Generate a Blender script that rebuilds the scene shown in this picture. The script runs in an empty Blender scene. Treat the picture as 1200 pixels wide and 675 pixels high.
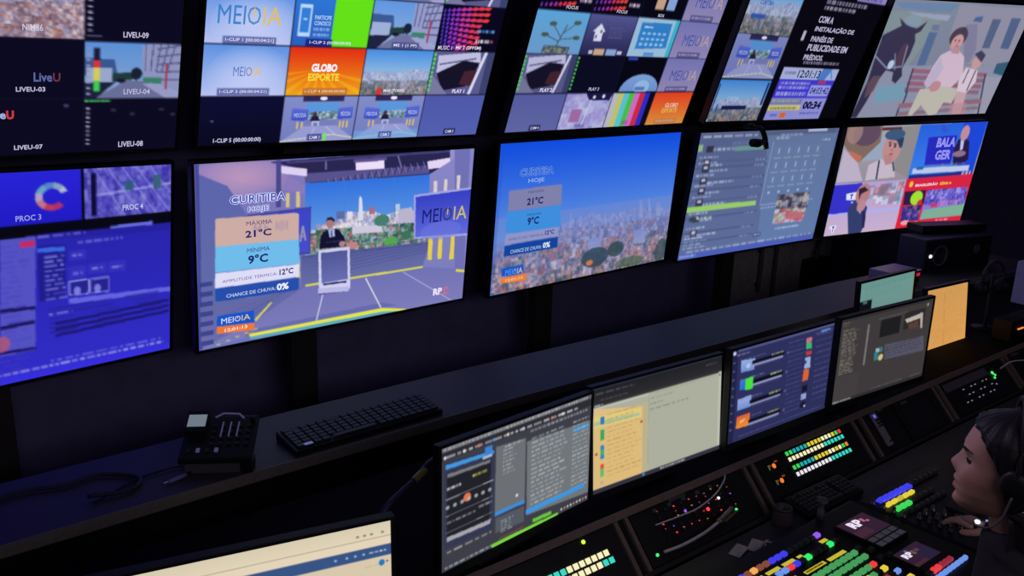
import bpy, bmesh, math, random
import numpy as np
from mathutils import Matrix, Vector, Euler
random.seed(7)
scene = bpy.context.scene
COL = scene.collection
PI = math.pi

# ------------------------------------------------------------------ materials
def s2l(c):
    c = np.asarray(c, float) / 255.0
    return np.where(c <= .04045, c / 12.92, ((c + .055) / 1.055) ** 2.4)
def lin(c):
    r = s2l(c); return (float(r[0]), float(r[1]), float(r[2]), 1.0)
MATS = {}
def mat(name, color, rough=.6, metal=0., spec=.3, bump=0., bscale=60., vary=0.):
    if name in MATS: return MATS[name]
    m = bpy.data.materials.new(name); m.use_nodes = True; nt = m.node_tree
    b = nt.nodes['Principled BSDF']
    b.inputs['Roughness'].default_value = rough; b.inputs['Metallic'].default_value = metal
    b.inputs['Specular IOR Level'].default_value = spec
    tc = nt.nodes.new('ShaderNodeTexCoord'); nz = nt.nodes.new('ShaderNodeTexNoise')
    nz.inputs['Scale'].default_value = bscale; nz.inputs['Detail'].default_value = 4
    nt.links.new(tc.outputs['Object'], nz.inputs['Vector'])
    cr = nt.nodes.new('ShaderNodeValToRGB')
    a = np.array(lin(color)); v = vary if vary else .12
    cr.color_ramp.elements[0].position = .3; cr.color_ramp.elements[1].position = .7
    cr.color_ramp.elements[0].color = (*(a[:3] * (1 - v)), 1); cr.color_ramp.elements[1].color = (*(a[:3] * (1 + v)), 1)
    nt.links.new(nz.outputs['Fac'], cr.inputs['Fac']); nt.links.new(cr.outputs['Color'], b.inputs['Base Color'])
    if bump:
        bp = nt.nodes.new('ShaderNodeBump'); bp.inputs['Strength'].default_value = bump; bp.inputs['Distance'].default_value = .002
        nt.links.new(nz.outputs['Fac'], bp.inputs['Height']); nt.links.new(bp.outputs['Normal'], b.inputs['Normal'])
    MATS[name] = m; return m
def glow(name, color, strength=1., sample=False):
    if name in MATS: return MATS[name]
    m = bpy.data.materials.new(name); m.use_nodes = True; nt = m.node_tree
    b = nt.nodes['Principled BSDF']
    b.inputs['Base Color'].default_value = lin([x * .35 for x in color]); b.inputs['Roughness'].default_value = .35
    b.inputs['Emission Color'].default_value = lin(color); b.inputs['Emission Strength'].default_value = strength
    if not sample: m.cycles.emission_sampling = 'NONE'
    MATS[name] = m; return m
def attr_mat(name, kind):
    m = bpy.data.materials.new(name); m.use_nodes = True; nt = m.node_tree; nt.nodes.clear()
    out = nt.nodes.new('ShaderNodeOutputMaterial'); at = nt.nodes.new('ShaderNodeAttribute'); at.attribute_name = 'Col'
    if kind == 'lcd':
        sh = nt.nodes.new('ShaderNodeBsdfTransparent'); nt.links.new(at.outputs['Color'], sh.inputs['Color'])
    elif kind == 'ink':
        sh = nt.nodes.new('ShaderNodeEmission'); nt.links.new(at.outputs['Color'], sh.inputs['Color'])
        m.cycles.emission_sampling = 'NONE'
    else:
        sh = nt.nodes.new('ShaderNodeBsdfPrincipled'); nt.links.new(at.outputs['Color'], sh.inputs['Base Color'])
        sh.inputs['Roughness'].default_value = .5; sh.inputs['Subsurface Weight'].default_value = .08
        sh.inputs['Subsurface Radius'].default_value = (.01, .004, .002)
    nt.links.new(sh.outputs[0], out.inputs['Surface']); return m
def backlight_mat():
    m = bpy.data.materials.new('screen_backlight'); m.use_nodes = True; nt = m.node_tree; nt.nodes.clear()
    out = nt.nodes.new('ShaderNodeOutputMaterial'); e = nt.nodes.new('ShaderNodeEmission')
    e.inputs['Color'].default_value = (1, 1, 1, 1); e.inputs['Strength'].default_value = 1.0
    nt.links.new(e.outputs[0], out.inputs['Surface']); return m
M_BACK = backlight_mat(); M_LCD = attr_mat('lcd_picture_layer', 'lcd'); M_INK = attr_mat('lit_lettering', 'ink'); M_SKIN = attr_mat('skin', 'skin')

BLACK = mat('matte_black_plastic', (20, 19, 24), .5, bump=.1, bscale=300)
DARK = mat('dark_plastic', (30, 29, 34), .45, bump=.1, bscale=200)
GREYP = mat('grey_plastic', (84, 82, 88), .5)
STEEL = mat('painted_steel', (58, 54, 56), .45, metal=.3, bump=.15, bscale=90)
RAIL = mat('console_trim', (112, 96, 90), .5, bump=.1, bscale=80)
PANEL = mat('rack_panel', (30, 29, 31), .5, bump=.15, bscale=250)
KEYC = mat('key_cap', (48, 48, 56), .45)
UNLIT = mat('unlit_button', (62, 64, 70), .4)
WALLM = mat('dark_wall_paint', (104, 100, 146), .85, bump=.08, bscale=12, vary=.08)
WALLP = mat('grey_wall_panel', (168, 165, 165), .7, bump=.2, bscale=30, vary=.2)
FLOORM = mat('dark_carpet', (30, 28, 36), .95, bump=.5, bscale=200, vary=.3)
CEILM = mat('ceiling_paint', (52, 50, 58), .9)
COUNTER = mat('counter_laminate', (62, 60, 66), .55, bump=.08, bscale=120, vary=.1)
FASCIA = mat('counter_edge', (118, 112, 108), .6, bump=.1, bscale=80)
DESK = mat('desk_laminate', (44, 43, 50), .5, bump=.1, bscale=150)

# ------------------------------------------------------------------ mesh helpers
class MB:
    def __init__(s): s.v = []; s.f = []; s.m = []; s.mi = 0
    def box(s, x0, x1, y0, y1, z0, z1, fn=None):
        n = len(s.v)
        P = [(x, y, z) for z in (z0, z1) for y in (y0, y1) for x in (x0, x1)]
        if fn: P = [tuple(fn(*p)) for p in P]
        s.v += P
        F = [(0, 2, 3, 1), (4, 5, 7, 6), (0, 1, 5, 4), (2, 6, 7, 3), (0, 4, 6, 2), (1, 3, 7, 5)]
        for f in F: s.f.append([n + i for i in f]); s.m.append(s.mi)
        return s
    def prism(s, pts, z0, z1, fn=None):           # pts ccw in xy, extruded in z
        n = len(s.v); k = len(pts)
        P = [(x, y, z0) for x, y in pts] + [(x, y, z1) for x, y in pts]
        if fn: P = [tuple(fn(*p)) for p in P]
        s.v += P
        s.f.append([n + i for i in range(k)][::-1]); s.f.append([n + k + i for i in range(k)]); s.m += [s.mi] * 2
        for i in range(k):
            j = (i + 1) % k; s.f.append([n + i, n + j, n + k + j, n + k + i]); s.m.append(s.mi)
        return s
    def lathe(s, prof, c=(0, 0, 0), n=20, fn=None, caps=True):   # prof: [(r,z)]
        b = len(s.v); P = []
        for r, z in prof:
            for i in range(n):
                a = 2 * PI * i / n; P.append((c[0] + r * math.cos(a), c[1] + r * math.sin(a), c[2] + z))
        if fn: P = [tuple(fn(*p)) for p in P]
        s.v += P
        for k in range(len(prof) - 1):
            for i in range(n):
                j = (i + 1) % n; s.f.append([b + k * n + i, b + k * n + j, b + (k + 1) * n + j, b + (k + 1) * n + i]); s.m.append(s.mi)
        if caps:
            s.f.append([b + i for i in range(n)][::-1]); s.f.append([b + (len(prof) - 1) * n + i for i in range(n)]); s.m += [s.mi] * 2
        return s
    def tube(s, pts, r, n=8, caps=True):
        pts = [Vector(p) for p in pts]; b = len(s.v); k = len(pts)
        rs = r if isinstance(r, (list, tuple)) else [r] * k
        up = Vector((0, 0, 1))
        for i, p in enumerate(pts):
            d = (pts[min(i + 1, k - 1)] - pts[max(i - 1, 0)]).normalized()
            u = up if abs(d.dot(up)) < .95 else Vector((0, 1, 0))
            a = d.cross(u).normalized(); c = a.cross(d).normalized()
            for j in range(n):
                t = 2 * PI * j / n; q = p + (a * math.cos(t) + c * math.sin(t)) * rs[i]; s.v.append(tuple(q))
        for i in range(k - 1):
            for j in range(n):
                l = (j + 1) % n; s.f.append([b + i * n + j, b + i * n + l, b + (i + 1) * n + l, b + (i + 1) * n + j]); s.m.append(s.mi)
        if caps: s.f.append([b + j for j in range(n)]); s.f.append([b + (k - 1) * n + j for j in range(n)][::-1]); s.m += [s.mi] * 2
        return s
    def build(s, name, mats, parent=None, bevel=0., smooth=False, seg=2):
        me = bpy.data.meshes.new(name); me.from_pydata(s.v, [], s.f)
        if not isinstance(mats, (list, tuple)): mats = [mats]
        for m in mats: me.materials.append(m)
        me.polygons.foreach_set('material_index', s.m)
        bm = bmesh.new(); bm.from_mesh(me); bmesh.ops.recalc_face_normals(bm, faces=bm.faces)
        bm.to_mesh(me); bm.free()
        if smooth: me.polygons.foreach_set('use_smooth', [True] * len(me.polygons))
        o = bpy.data.objects.new(name, me); COL.objects.link(o)
        if parent: o.parent = parent
        if bevel:
            b = o.modifiers.new('Bevel', 'BEVEL'); b.width = bevel; b.segments = seg; b.limit_method = 'ANGLE'; b.angle_limit = .6
        return o
def tag(o, label=None, cat=None, group=None, kind=None):
    if label: o['label'] = label
    if cat: o['category'] = cat
    if group: o['group'] = group
    if kind: o['kind'] = kind
    return o
def thing(name, label, cat, loc=(0, 0, 0), rot=(0, 0, 0), group=None):
    o = bpy.data.objects.new(name, None); COL.objects.link(o); o.empty_display_size = .05
    o.location = loc; o.rotation_euler = rot
    return tag(o, label, cat, group)
def curve_pts(P, n=8):                          # Catmull-Rom through P
    P = [Vector(p) for p in P]; out = []
    Q = [P[0] * 2 - P[1]] + P + [P[-1] * 2 - P[-2]]
    for i in range(1, len(Q) - 2):
        a, b, c, d = Q[i - 1:i + 3]
        for k in range(n):
            t = k / n; out.append(.5 * ((2 * b) + (c - a) * t + (2 * a - 5 * b + 4 * c - d) * t * t + (3 * b - a - 3 * c + d) * t ** 3))
    out.append(P[-1]); return out
def copy_to(o, parent, loc):
    c = o.copy(); COL.objects.link(c); c.parent = parent; c.location = loc; return c

# ------------------------------------------------------------------ lettering
_glyph = {}
def text_mesh(s, bold=0., shear=0.):
    k = (s, bold, shear)
    if k in _glyph: return _glyph[k]
    cu = bpy.data.curves.new('t', 'FONT'); cu.body = s; cu.offset = bold; cu.shear = shear; cu.resolution_u = 2
    o = bpy.data.objects.new('t', cu); COL.objects.link(o)
    dg = bpy.context.evaluated_depsgraph_get(); dg.update()
    me = bpy.data.meshes.new_from_object(o.evaluated_get(dg))
    v = np.array([tuple(x.co)[:2] for x in me.vertices]) if len(me.vertices) else np.zeros((0, 2))
    f = [list(p.vertices) for p in me.polygons]
    bpy.data.objects.remove(o); bpy.data.curves.remove(cu); bpy.data.meshes.remove(me)
    if len(v):
        mn, mx = v.min(0), v.max(0); v = (v - mn) / np.maximum(mx - mn, 1e-6)
    _glyph[k] = (v, f); return v, f
def lettering(name, s, x0, x1, y0, y1, z, material, parent, fn=None, bold=.02):
    v, f = text_mesh(s, bold); me = bpy.data.meshes.new(name)
    P = [(x0 + a * (x1 - x0), y0 + b * (y1 - y0), z) for a, b in v]
    if fn: P = [tuple(fn(*p)) for p in P]
    me.from_pydata(P, [], f); me.materials.append(material)
    o = bpy.data.objects.new(name, me); COL.objects.link(o); o.parent = parent; return o

# ------------------------------------------------------------------ picture canvas
class Canvas:
    def __init__(s, nx, ny, bg=(0, 0, 0)):
        s.nx, s.ny = nx, ny; s.W, s.H = 2 * nx, 2 * ny
        s.a = np.zeros((s.H, s.W, 3)); s.a[:] = bg; s.t = []; s.o = (0, 0, 1, 1)
        s.rng = np.random.RandomState(3)
    def cell(s, u0=0, v0=0, u1=1, v1=1): s.o = (u0, v0, u1 - u0, v1 - v0)
    def g(s, p): return (s.o[0] + p[0] * s.o[2], s.o[1] + p[1] * s.o[3])
    def px(s, p): p = s.g(p); return p[0] * s.W, p[1] * s.H
    def mask(s, pts):
        P = [s.px(p) for p in pts]; xs = [p[0] for p in P]; ys = [p[1] for p in P]
        (cx0, cy0), (cx1, cy1) = s.px((0, 0)), s.px((1, 1))
        x0, x1 = max(0, int(min(xs)), round(cx0)), min(s.W, int(max(xs)) + 2, round(cx1)); y0, y1 = max(0, int(min(ys)), round(cy0)), min(s.H, int(max(ys)) + 2, round(cy1))
        if x1 <= x0 or y1 <= y0: return None
        Y, X = np.mgrid[y0:y1, x0:x1]; X = X + .5; Y = Y + .5; m = np.zeros(X.shape, bool)
        for i in range(len(P)):
            (ax, ay), (bx, by) = P[i], P[i - 1]
            if ay == by: continue
            c = ((ay > Y) != (by > Y)) & (X < (bx - ax) * (Y - ay) / (by - ay) + ax); m ^= c
        return (slice(y0, y1), slice(x0, x1)), m, X, Y
    def poly(s, pts, c, c2=None, alpha=1., horiz=False):
        r = s.mask(pts)
        if r is None: return
        sl, m, X, Y = r; c = np.array(c, float)
        if c2 is not None:
            T = X if horiz else Y; lo, hi = T.min(), T.max(); t = ((T - lo) / max(hi - lo, 1))[..., None]
            col = c * (1 - t) + np.array(c2, float) * t
        else: col = np.broadcast_to(c, m.shape + (3,))
        A = (m * alpha)[..., None]; s.a[sl] = s.a[sl] * (1 - A) + col * A
    def rect(s, u0, v0, u1, v1, c, c2=None, alpha=1., horiz=False): s.poly([(u0, v0), (u1, v0), (u1, v1), (u0, v1)], c, c2, alpha, horiz)
    def ell(s, c0, ru, rv, c, alpha=1., c2=None):
        s.poly([(c0[0] + ru * math.cos(t), c0[1] + rv * math.sin(t)) for t in np.linspace(0, 2 * PI, 25)[:-1]], c, c2, alpha)
    def line(s, p, q, w, c, alpha=1.):           # w in fractions of the cell's height
        P, Q = np.array(s.px(p)), np.array(s.px(q)); d = Q - P; L = np.hypot(*d) or 1; n = np.array([-d[1], d[0]]) / L * w * s.H * s.o[3] / 2
        inv = lambda z: ((z[0] / s.W - s.o[0]) / s.o[2], (z[1] / s.H - s.o[1]) / s.o[3])
        s.poly([inv(P + n), inv(Q + n), inv(Q - n), inv(P - n)], c, None, alpha)
    def lines(s, pts, w, c, alpha=1.):
        for a, b in zip(pts, pts[1:]): s.line(a, b, w, c, alpha)
    def mosaic(s, pts, pal, su=.01, sv=.01, alpha=1., seed=1):
        r = s.mask(pts)
        if r is None: return
        sl, m, X, Y = r; rs = np.random.RandomState(seed); pal = np.array(pal, float)
        kx = max(su * s.o[2] * s.W, 1.3); ky = max(sv * s.o[3] * s.H, 1.3)
        for q, al in ((1.9, 1.), (1., .75), (.55, .5)):
            gi = (X / (kx * q) + 7 * q).astype(int); gj = (Y / (ky * q) + np.sin(gi * 12.9) * .7 + 5).astype(int)
            h = np.abs(np.sin(gi * 127.1 + gj * 311.7 + seed * 17.3 + q) * 43758.5) % 1
            col = pal[(h * len(pal)).astype(int) % len(pal)]
            keep = (np.abs(np.sin(gi * 269.5 + gj * 183.3 + seed) * 9758.5) % 1) < (1. if q == 1.9 else .6)
            A = (m * keep * alpha * al)[..., None]; s.a[sl] = s.a[sl] * (1 - A) + col * A
    def scrib(s, u0, v, u1, h, c, alpha=.8, seed=1, word=.03):   # a line of illegible small print
        rs = random.Random(seed * 31 + int(v * 1e4)); u = u0
        while u < u1:
            w = word * rs.uniform(.3, 1.2); s.rect(u, v, min(u + w, u1), v + h, c, None, alpha * rs.uniform(.6, 1)); u += w + word * .25
    def rows(s, u0, v0, u1, v1, n, c, alpha=.7, seed=1, word=.03, fill=.5, rag=.3):
        rs = random.Random(seed); dv = (v1 - v0) / n
        for i in range(n): s.scrib(u0, v0 + i * dv, u1 - (u1 - u0) * rag * rs.random(), dv * fill, c, alpha * rs.uniform(.7, 1), seed + i, word)
    def spot(s, c0, ru, rv, c, a=.5, n=9):
        for i in range(n): k = 1 - i / n; s.ell(c0, ru * k, rv * k, c, a / n * 1.6)
    def haze(s, u0, v0, u1, v1, c, a0, a1, n=24):   # wash whose strength runs from a0 (top) to a1 (bottom)
        for i in range(n):
            va, vb = v0 + (v1 - v0) * i / n, v0 + (v1 - v0) * (i + 1) / n; s.rect(u0, va, u1, vb, c, None, a0 + (a1 - a0) * (i + .5) / n)
    def text(s, t, bl, tr, c, bold=.0, shear=0., z=0, alpha=1):
        s.t.append((t, s.g(bl), s.g(tr), c, bold, shear, z))
    def blur(s, k=1):
        for _ in range(k):
            p = np.pad(s.a, ((1, 1), (1, 1), (0, 0)), 'edge')
            s.a = (p[:-2, 1:-1] + p[2:, 1:-1] + p[1:-1, :-2] + p[1:-1, 2:] + 2 * p[1:-1, 1:-1]) / 6
    def verts(s):                                # colours at the (nx+1)*(ny+1) points
        p = np.pad(s.a, ((1, 1), (1, 1), (0, 0)), 'edge')
        q = (p[0::2, 0::2] + p[1::2, 0::2] + p[0::2, 1::2] + p[1::2, 1::2]) / 4
        return q[:s.ny + 1, :s.nx + 1]
def screen_mesh(C, W, H, parent, level=1.):
    nx, ny = C.nx, C.ny
    C.blur(1)
    col = s2l(np.clip(C.verts() * level, 0, 255))
    ys, xs = np.mgrid[0:ny + 1, 0:nx + 1]
    P = np.stack([(xs / nx - .5) * W, (.5 - ys / ny) * H, np.full(xs.shape, .0015)], -1).reshape(-1, 3)
    n0 = 4
    V = [np.array([[-W / 2, -H / 2, .0005], [W / 2, -H / 2, .0005], [W / 2, H / 2, .0005], [-W / 2, H / 2, .0005]]), P]
    CO = [np.ones((4, 3)), col.reshape(-1, 3)]
    i = (ys[:-1, :-1] * (nx + 1) + xs[:-1, :-1]).ravel() + n0
    Q = np.stack([i, i + nx + 1, i + nx + 2, i + 1], 1)
    loops = [np.array([0, 1, 2, 3]), Q.ravel()]; sizes = [np.array([4]), np.full(len(Q), 4)]; mi = [np.array([0]), np.full(len(Q), 1)]
    nv = n0 + len(P)
    for t, bl, tr, c, bold, shear, z in C.t:
        v, f = text_mesh(t, bold, shear)
        if not len(v): continue
        u = bl[0] + v[:, 0] * (tr[0] - bl[0]); w = bl[1] + v[:, 1] * (tr[1] - bl[1])
        V.append(np.stack([(u - .5) * W, (.5 - w) * H, np.full(len(v), .002 + z * .0002)], -1))
        CO.append(np.broadcast_to(s2l(np.array(c) * level), (len(v), 3)))
        loops.append(np.array([a + nv for p in f for a in p])); sizes.append(np.array([len(p) for p in f])); mi.append(np.full(len(f), 2)); nv += len(v)
    V = np.concatenate(V); CO = np.concatenate(CO); loops = np.concatenate(loops); sizes = np.concatenate(sizes); mi = np.concatenate(mi)
    me = bpy.data.meshes.new('screen'); me.vertices.add(len(V)); me.vertices.foreach_set('co', V.ravel().astype(np.float32))
    me.loops.add(len(loops)); me.loops.foreach_set('vertex_index', loops.astype(np.int32))
    me.polygons.add(len(sizes)); me.polygons.foreach_set('loop_start', np.concatenate([[0], np.cumsum(sizes)[:-1]]).astype(np.int32))
    me.polygons.foreach_set('material_index', mi.astype(np.int32))
    at = me.color_attributes.new('Col', 'FLOAT_COLOR', 'POINT')
    at.data.foreach_set('color', np.concatenate([CO, np.ones((len(CO), 1))], 1).ravel().astype(np.float32))
    for m in (M_BACK, M_LCD, M_INK): me.materials.append(m)
    me.update(calc_edges=True); me.validate()
    o = bpy.data.objects.new('screen', me); COL.objects.link(o); o.parent = parent; return o

def panel_matrix(pos, yaw, tilt, roll):
    B = Matrix(((1, 0, 0), (0, 0, -1), (0, 1, 0)))
    R = Matrix.Rotation(math.radians(yaw), 3, 'Z') @ Matrix.Rotation(math.radians(tilt), 3, 'X') @ B @ Matrix.Rotation(math.radians(roll), 3, 'Z')
    return Matrix.Translation(pos) @ R.to_4x4()
def frame_ring(W, H, b, z0, z1):
    m = MB(); w, h = W / 2, H / 2
    m.box(-w - b, w + b, h, h + b, z0, z1).box(-w - b, w + b, -h - b, -h, z0, z1)
    m.box(-w - b, -w, -h, h, z0, z1).box(w, w + b, -h, h, z0, z1); return m
def television(label, pos, rot, W, C, level=1.):
    H = W * 9 / 16
    t = thing('wall_television', label, 'television'); t.matrix_world = panel_matrix(pos, *rot)
    screen_mesh(C, W, H, t, level)
    frame_ring(W, H, .011, -.03, .005).build('bezel', BLACK, t, .0015)
    MB().box(-W / 2 - .006, W / 2 + .006, -H / 2 - .006, H / 2 + .006, -.034, -.001).box(-W * .32, W * .32, -H * .3, H * .3, -.055, -.034).build('housing', DARK, t, .004)
    b = MB().box(-.2, .2, -.02, .02, -.08, -.055).build('wall_bracket', STEEL, t, .002)
    for s in (-1, 1): MB().box(s * .15 - .015, s * .15 + .015, -.2, .2, -.075, -.05).build('bracket_arm', STEEL, b, .002)
    return t
def monitor(label, pos, rot, W, C, H=None, level=1., deck=.8, bez=.008, name='desktop_monitor', chin=.012, stand=.12):
    H = H or W * 9 / 16
    t = thing(name, label, 'monitor'); MW = panel_matrix(pos, *rot); t.matrix_world = MW
    screen_mesh(C, W, H, t, level)
    m = frame_ring(W, H, bez, -.018, .004); m.box(-W / 2 - bez, W / 2 + bez, -H / 2 - bez - chin, -H / 2 - bez + .001, -.018, .004)
    m.build('bezel', BLACK, t, .0012)
    MB().box(-W / 2 - bez + .002, W / 2 + bez - .002, -H / 2 - bez, H / 2 + bez - .002, -.022, -.001).box(-W * .25, W * .25, -H * .3, H * .22, -.04, -.022).build('housing', DARK, t, .003)
    # stand reaches down to the deck behind the panel
    inv = MW.inverted(); p = Vector(pos); back = (MW.to_3x3() @ Vector((0, 0, -1))); back.z = 0; back.normalize()
    foot = Vector((p.x, p.y, deck)) + back * stand
    fn = lambda x, y, z: inv @ Vector((x, y, z))
    n = MB(); yaw = math.radians(rot[0]); cy, sy = math.cos(yaw), math.sin(yaw)
    loc = lambda x, y, z: fn(foot.x + x * cy - y * sy, foot.y + x * sy + y * cy, deck + z)
    n.box(-.025, .025, -.012, .012, .006, p.z - deck + .02, loc); n.box(-.02, .02, -stand + .035, 0, p.z - deck - .02, p.z - deck + .02, loc)
    n.build('stand_neck', DARK, t, .002)
    MB().box(-.11, .11, -.09, .05, .0, .01, loc).build('stand_base', DARK, t, .003)
    return t
# ================================================================== pictures on the screens
LAV = (122, 120, 190)
def cityscape(C, seed=1, haze=(150, 175, 215)):
    """hazy skyline in the current cell, sky above, roofs and trees below"""
    C.rect(0, 0, 1, .55, (70, 140, 225), (150, 190, 225)); C.rect(0, .5, 1, 1, (120, 125, 165))
    C.mosaic([(0, .52), (.2, .47), (.5, .5), (.75, .42), (1, .47), (1, .7), (0, .72)], [(190, 195, 215), (150, 155, 190), (215, 215, 225), (130, 135, 175)], .02, .05, 1, seed)
    C.mosaic([(0, .68), (1, .66), (1, 1), (0, 1)], [(140, 115, 120), (180, 175, 190), (70, 95, 85), (95, 105, 125), (165, 130, 120), (60, 80, 75)], .035, .06, .85, seed + 1); C.haze(0, .45, 1, .9, (140, 165, 215), .5, .1)
def street(C, dim=1.):
    f = lambda *c: tuple(x * dim for x in c)
    C.rect(0, 0, 1, 1, f(95, 150, 225), f(150, 175, 215))
    C.poly([(0, .28), (.3, .3), (.33, .55), (0, .6)], f(60, 90, 150)); C.rect(.02, .45, .28, .72, f(160, 175, 215))
    C.poly([(.28, .55), (.5, .52), (.5, .66), (.28, .7)], f(35, 60, 60))
    C.poly([(.58, .05), (.72, 0), (1, 0), (1, .9), (.6, .62)], f(150, 155, 200))
    for i in range(5): C.line((.62 + i * .08, .02), (.62 + i * .06, .5), .02, f(70, 75, 120))
    for i in range(5): C.line((.74, .1 + i * .14), (1, .02 + i * .16), .03, f(85, 90, 140))
    C.ell((.53, .55), .06, .11, f(25, 35, 55)); C.rect(.52, .6, .54, .75, f(40, 40, 55))
    C.rect(.6, .62, .8, .74, f(60, 130, 110)); C.rect(.84, .35, .87, .85, f(165, 60, 80))
    C.poly([(.1, 1), (.42, .68), (.6, .68), (.95, 1)], f(110, 115, 160)); C.poly([(.0, .72), (.32, .7), (.12, 1), (0, 1)], f(30, 35, 65))
    C.poly([(.7, .72), (1, .95), (1, 1), (.85, 1), (.6, .74)], f(160, 160, 205)); C.ell((.37, .68), .05, .04, f(25, 25, 50))
def studio(C, wide=True):
    C.rect(0, 0, 1, 1, (130, 140, 200), (115, 125, 190))
    C.poly([(.25, 0), (.8, 0), (.8, .12), (.25, .12)], (45, 42, 90)); C.ell((.52, .06), .05, .04, (240, 235, 250))
    C.rect(.3, .14, .74, .5, (90, 150, 220)); C.mosaic([(.3, .36), (.74, .33), (.74, .55), (.3, .55)], [(200, 210, 230), (90, 130, 140), (150, 170, 205), (70, 105, 110)], .03, .04, 1, 4)
    C.poly([(.12, .26), (.34, .3), (.34, .55), (.12, .52)], (90, 110, 215), (60, 75, 190)); C.poly([(.74, .28), (.95, .24), (.95, .5), (.74, .52)], (90, 110, 215), (60, 75, 190))
    C.text('MEIODIA', (.15, .46), (.31, .37), (190, 205, 245)); C.text('MEIODIA', (.78, .45), (.92, .35), (190, 205, 245))
    for u in (.2, .26, .3, .78, .83, .88): C.rect(u, .56, u + .02, .72, (230, 200, 90))
    C.rect(.3, .52, .74, .66, (120, 125, 185)); C.ell((.43, .4), .028, .055, (70, 50, 60)); C.poly([(.37, .55), (.39, .44), (.48, .44), (.5, .55)], (30, 32, 65))
    C.rect(.4, .55, .5, .82, (190, 195, 235)); C.rect(.42, .58, .48, .78, (115, 120, 180))
    C.poly([(0, 1), (.3, .66), (.74, .66), (1, .95), (1, 1)], (150, 155, 210)); C.line((.0, .98), (.7, .86), .02, (220, 225, 170)); C.line((.7, .86), (1, .95), .02, (220, 225, 170))
    C.line((.45, .68), (.4, .9), .012, (210, 215, 235)); C.line((.6, .68), (.75, .86), .012, (210, 215, 235))
def meiodia_card(C, s=1.):
    C.rect(0, 0, 1, 1, (95, 145, 225), (185, 195, 240)); C.spot((.55, .6), .5, .6, (214, 216, 250), .6)
def logo(C, x0, y0, x1, y1, c1=(60, 130, 205), c2=(225, 190, 90), bold=.0):
    w = x1 - x0; bold = 0; cm = tuple(.85 * a + .15 * b for a, b in zip(c1, c2))
    C.text('MEI', (x0, y0), (x0 + w * .42, y1), c1, bold); C.text('O', (x0 + w * .45, y0), (x0 + w * .66, y1), cm, bold)
    C.text('l', (x0 + w * .545, y0 + (y1 - y0) * .45), (x0 + w * .565, y1), c2, bold); C.text('I', (x0 + w * .70, y0), (x0 + w * .73, y1), c2, bold); C.text('A', (x0 + w * .76, y0), (x1, y1), c2, bold)
def caption(C, s, u0=.24, u1=.8, v0=.84, v1=.98, box=(85, 95, 160), col=(225, 225, 250)):
    if box: C.rect(u0, v0, u1, v1, box, None, .85)
    C.text(s, (u0 + .03, v1 - .03), (u1 - .03, v0 + .035), col, .01)
def grid_lines(C, us, vs, c=(18, 18, 45), w=.006):
    C.cell()
    for u in us: C.line((u, 0), (u, 1), w, c)
    for v in vs: C.line((0, v), (1, v), w, c)

# ---- T1: incoming feeds, upper left
def pic_T1():
    C = Canvas(260, 146, (13, 11, 34)); R = [-.0, .19, .46, .735, 1.0]
    C.cell(.5, .19, .755, .455)
    C.rect(0, 0, 1, 1, (170, 150, 175)); C.mosaic([(0, 0), (1, 0), (1, 1), (0, 1)], [(190, 165, 180), (225, 205, 215), (130, 105, 130), (175, 115, 105), (150, 150, 190), (110, 80, 90)], .03, .045, 1, 5)
    C.mosaic([(0, 0), (1, 0), (1, .35), (0, .5)], [(160, 165, 205), (205, 205, 230), (120, 115, 150)], .03, .1, 1, 8); C.rect(.08, .35, .2, .75, (130, 45, 60))
    C.cell(); C.text('NIM86', (0.615,0.426), (0.660,0.397), (225, 215, 240), .01)
    C.cell(); C.text('Live', (0.637,0.653), (0.679,0.611), (100, 110, 175), .02); C.text('U', (0.681,0.653), (0.698,0.613), (120, 55, 80), .02)
    C.text('LIVEU-03', (0.597,0.699), (0.663,0.677), (210, 205, 240), .015)
    C.text('Live', (0.528,0.825), (0.573,0.786), (170, 190, 240), .03); C.text('U', (0.574,0.827), (0.591,0.786), (225, 60, 70), .04)
    C.text('LIVEU-07', (0.589,0.974), (0.655,0.952), (215, 210, 245), .015); C.cell(.5, .735, .755, 1.); C.ell((.83, .12), .025, .03, (70, 70, 120))
    C.cell(.755, .19, 1, .46); C.text('LIVEU-09', (.38, .93), (.64, .83), (215, 210, 245), .015)
    for i in range(9): C.rect(.03, .02 + i * .1, .07, .05 + i * .1, (165, 160, 200))
    C.line((.02, .93), (.17, .93), .012, (150, 150, 190))
    C.cell(.755, .465, 1, .732); street(C); C.text('LIVEU-04', (.4, .93), (.68, .83), (205, 200, 240), .01)
    for i in range(9): C.rect(.02, .1 + i * .1, .06, .135 + i * .1, (150, 150, 200))
    C.rect(.09, .1, .15, .32, (30, 30, 60)); C.rect(.09, .32, .15, .45, (235, 50, 60)); C.rect(.09, .45, .15, .68, (220, 215, 90)); C.rect(.09, .68, .15, .88, (70, 210, 90))
    C.cell(.755, .74, 1, 1); C.rect(0, -.01, .27, .04, (30, 110, 70)); C.scrib(0, 0, .25, .04, (90, 220, 110), .9, 3, .04); C.text('LIVEU-08', (.36, .93), (.63, .82), (210, 205, 240), .015)
    for i in range(9): C.rect(.02, .15 + i * .085, .06, .18 + i * .085, (165, 160, 200))
    for u, v in ((.3, .2), (.5, .28), (.82, .2), (.95, .3)): C.ell((u, v), .03, .03, (70, 68, 80), .6)
    grid_lines(C, (.755,), (.457, .735), (22, 22, 44)); return C
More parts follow.
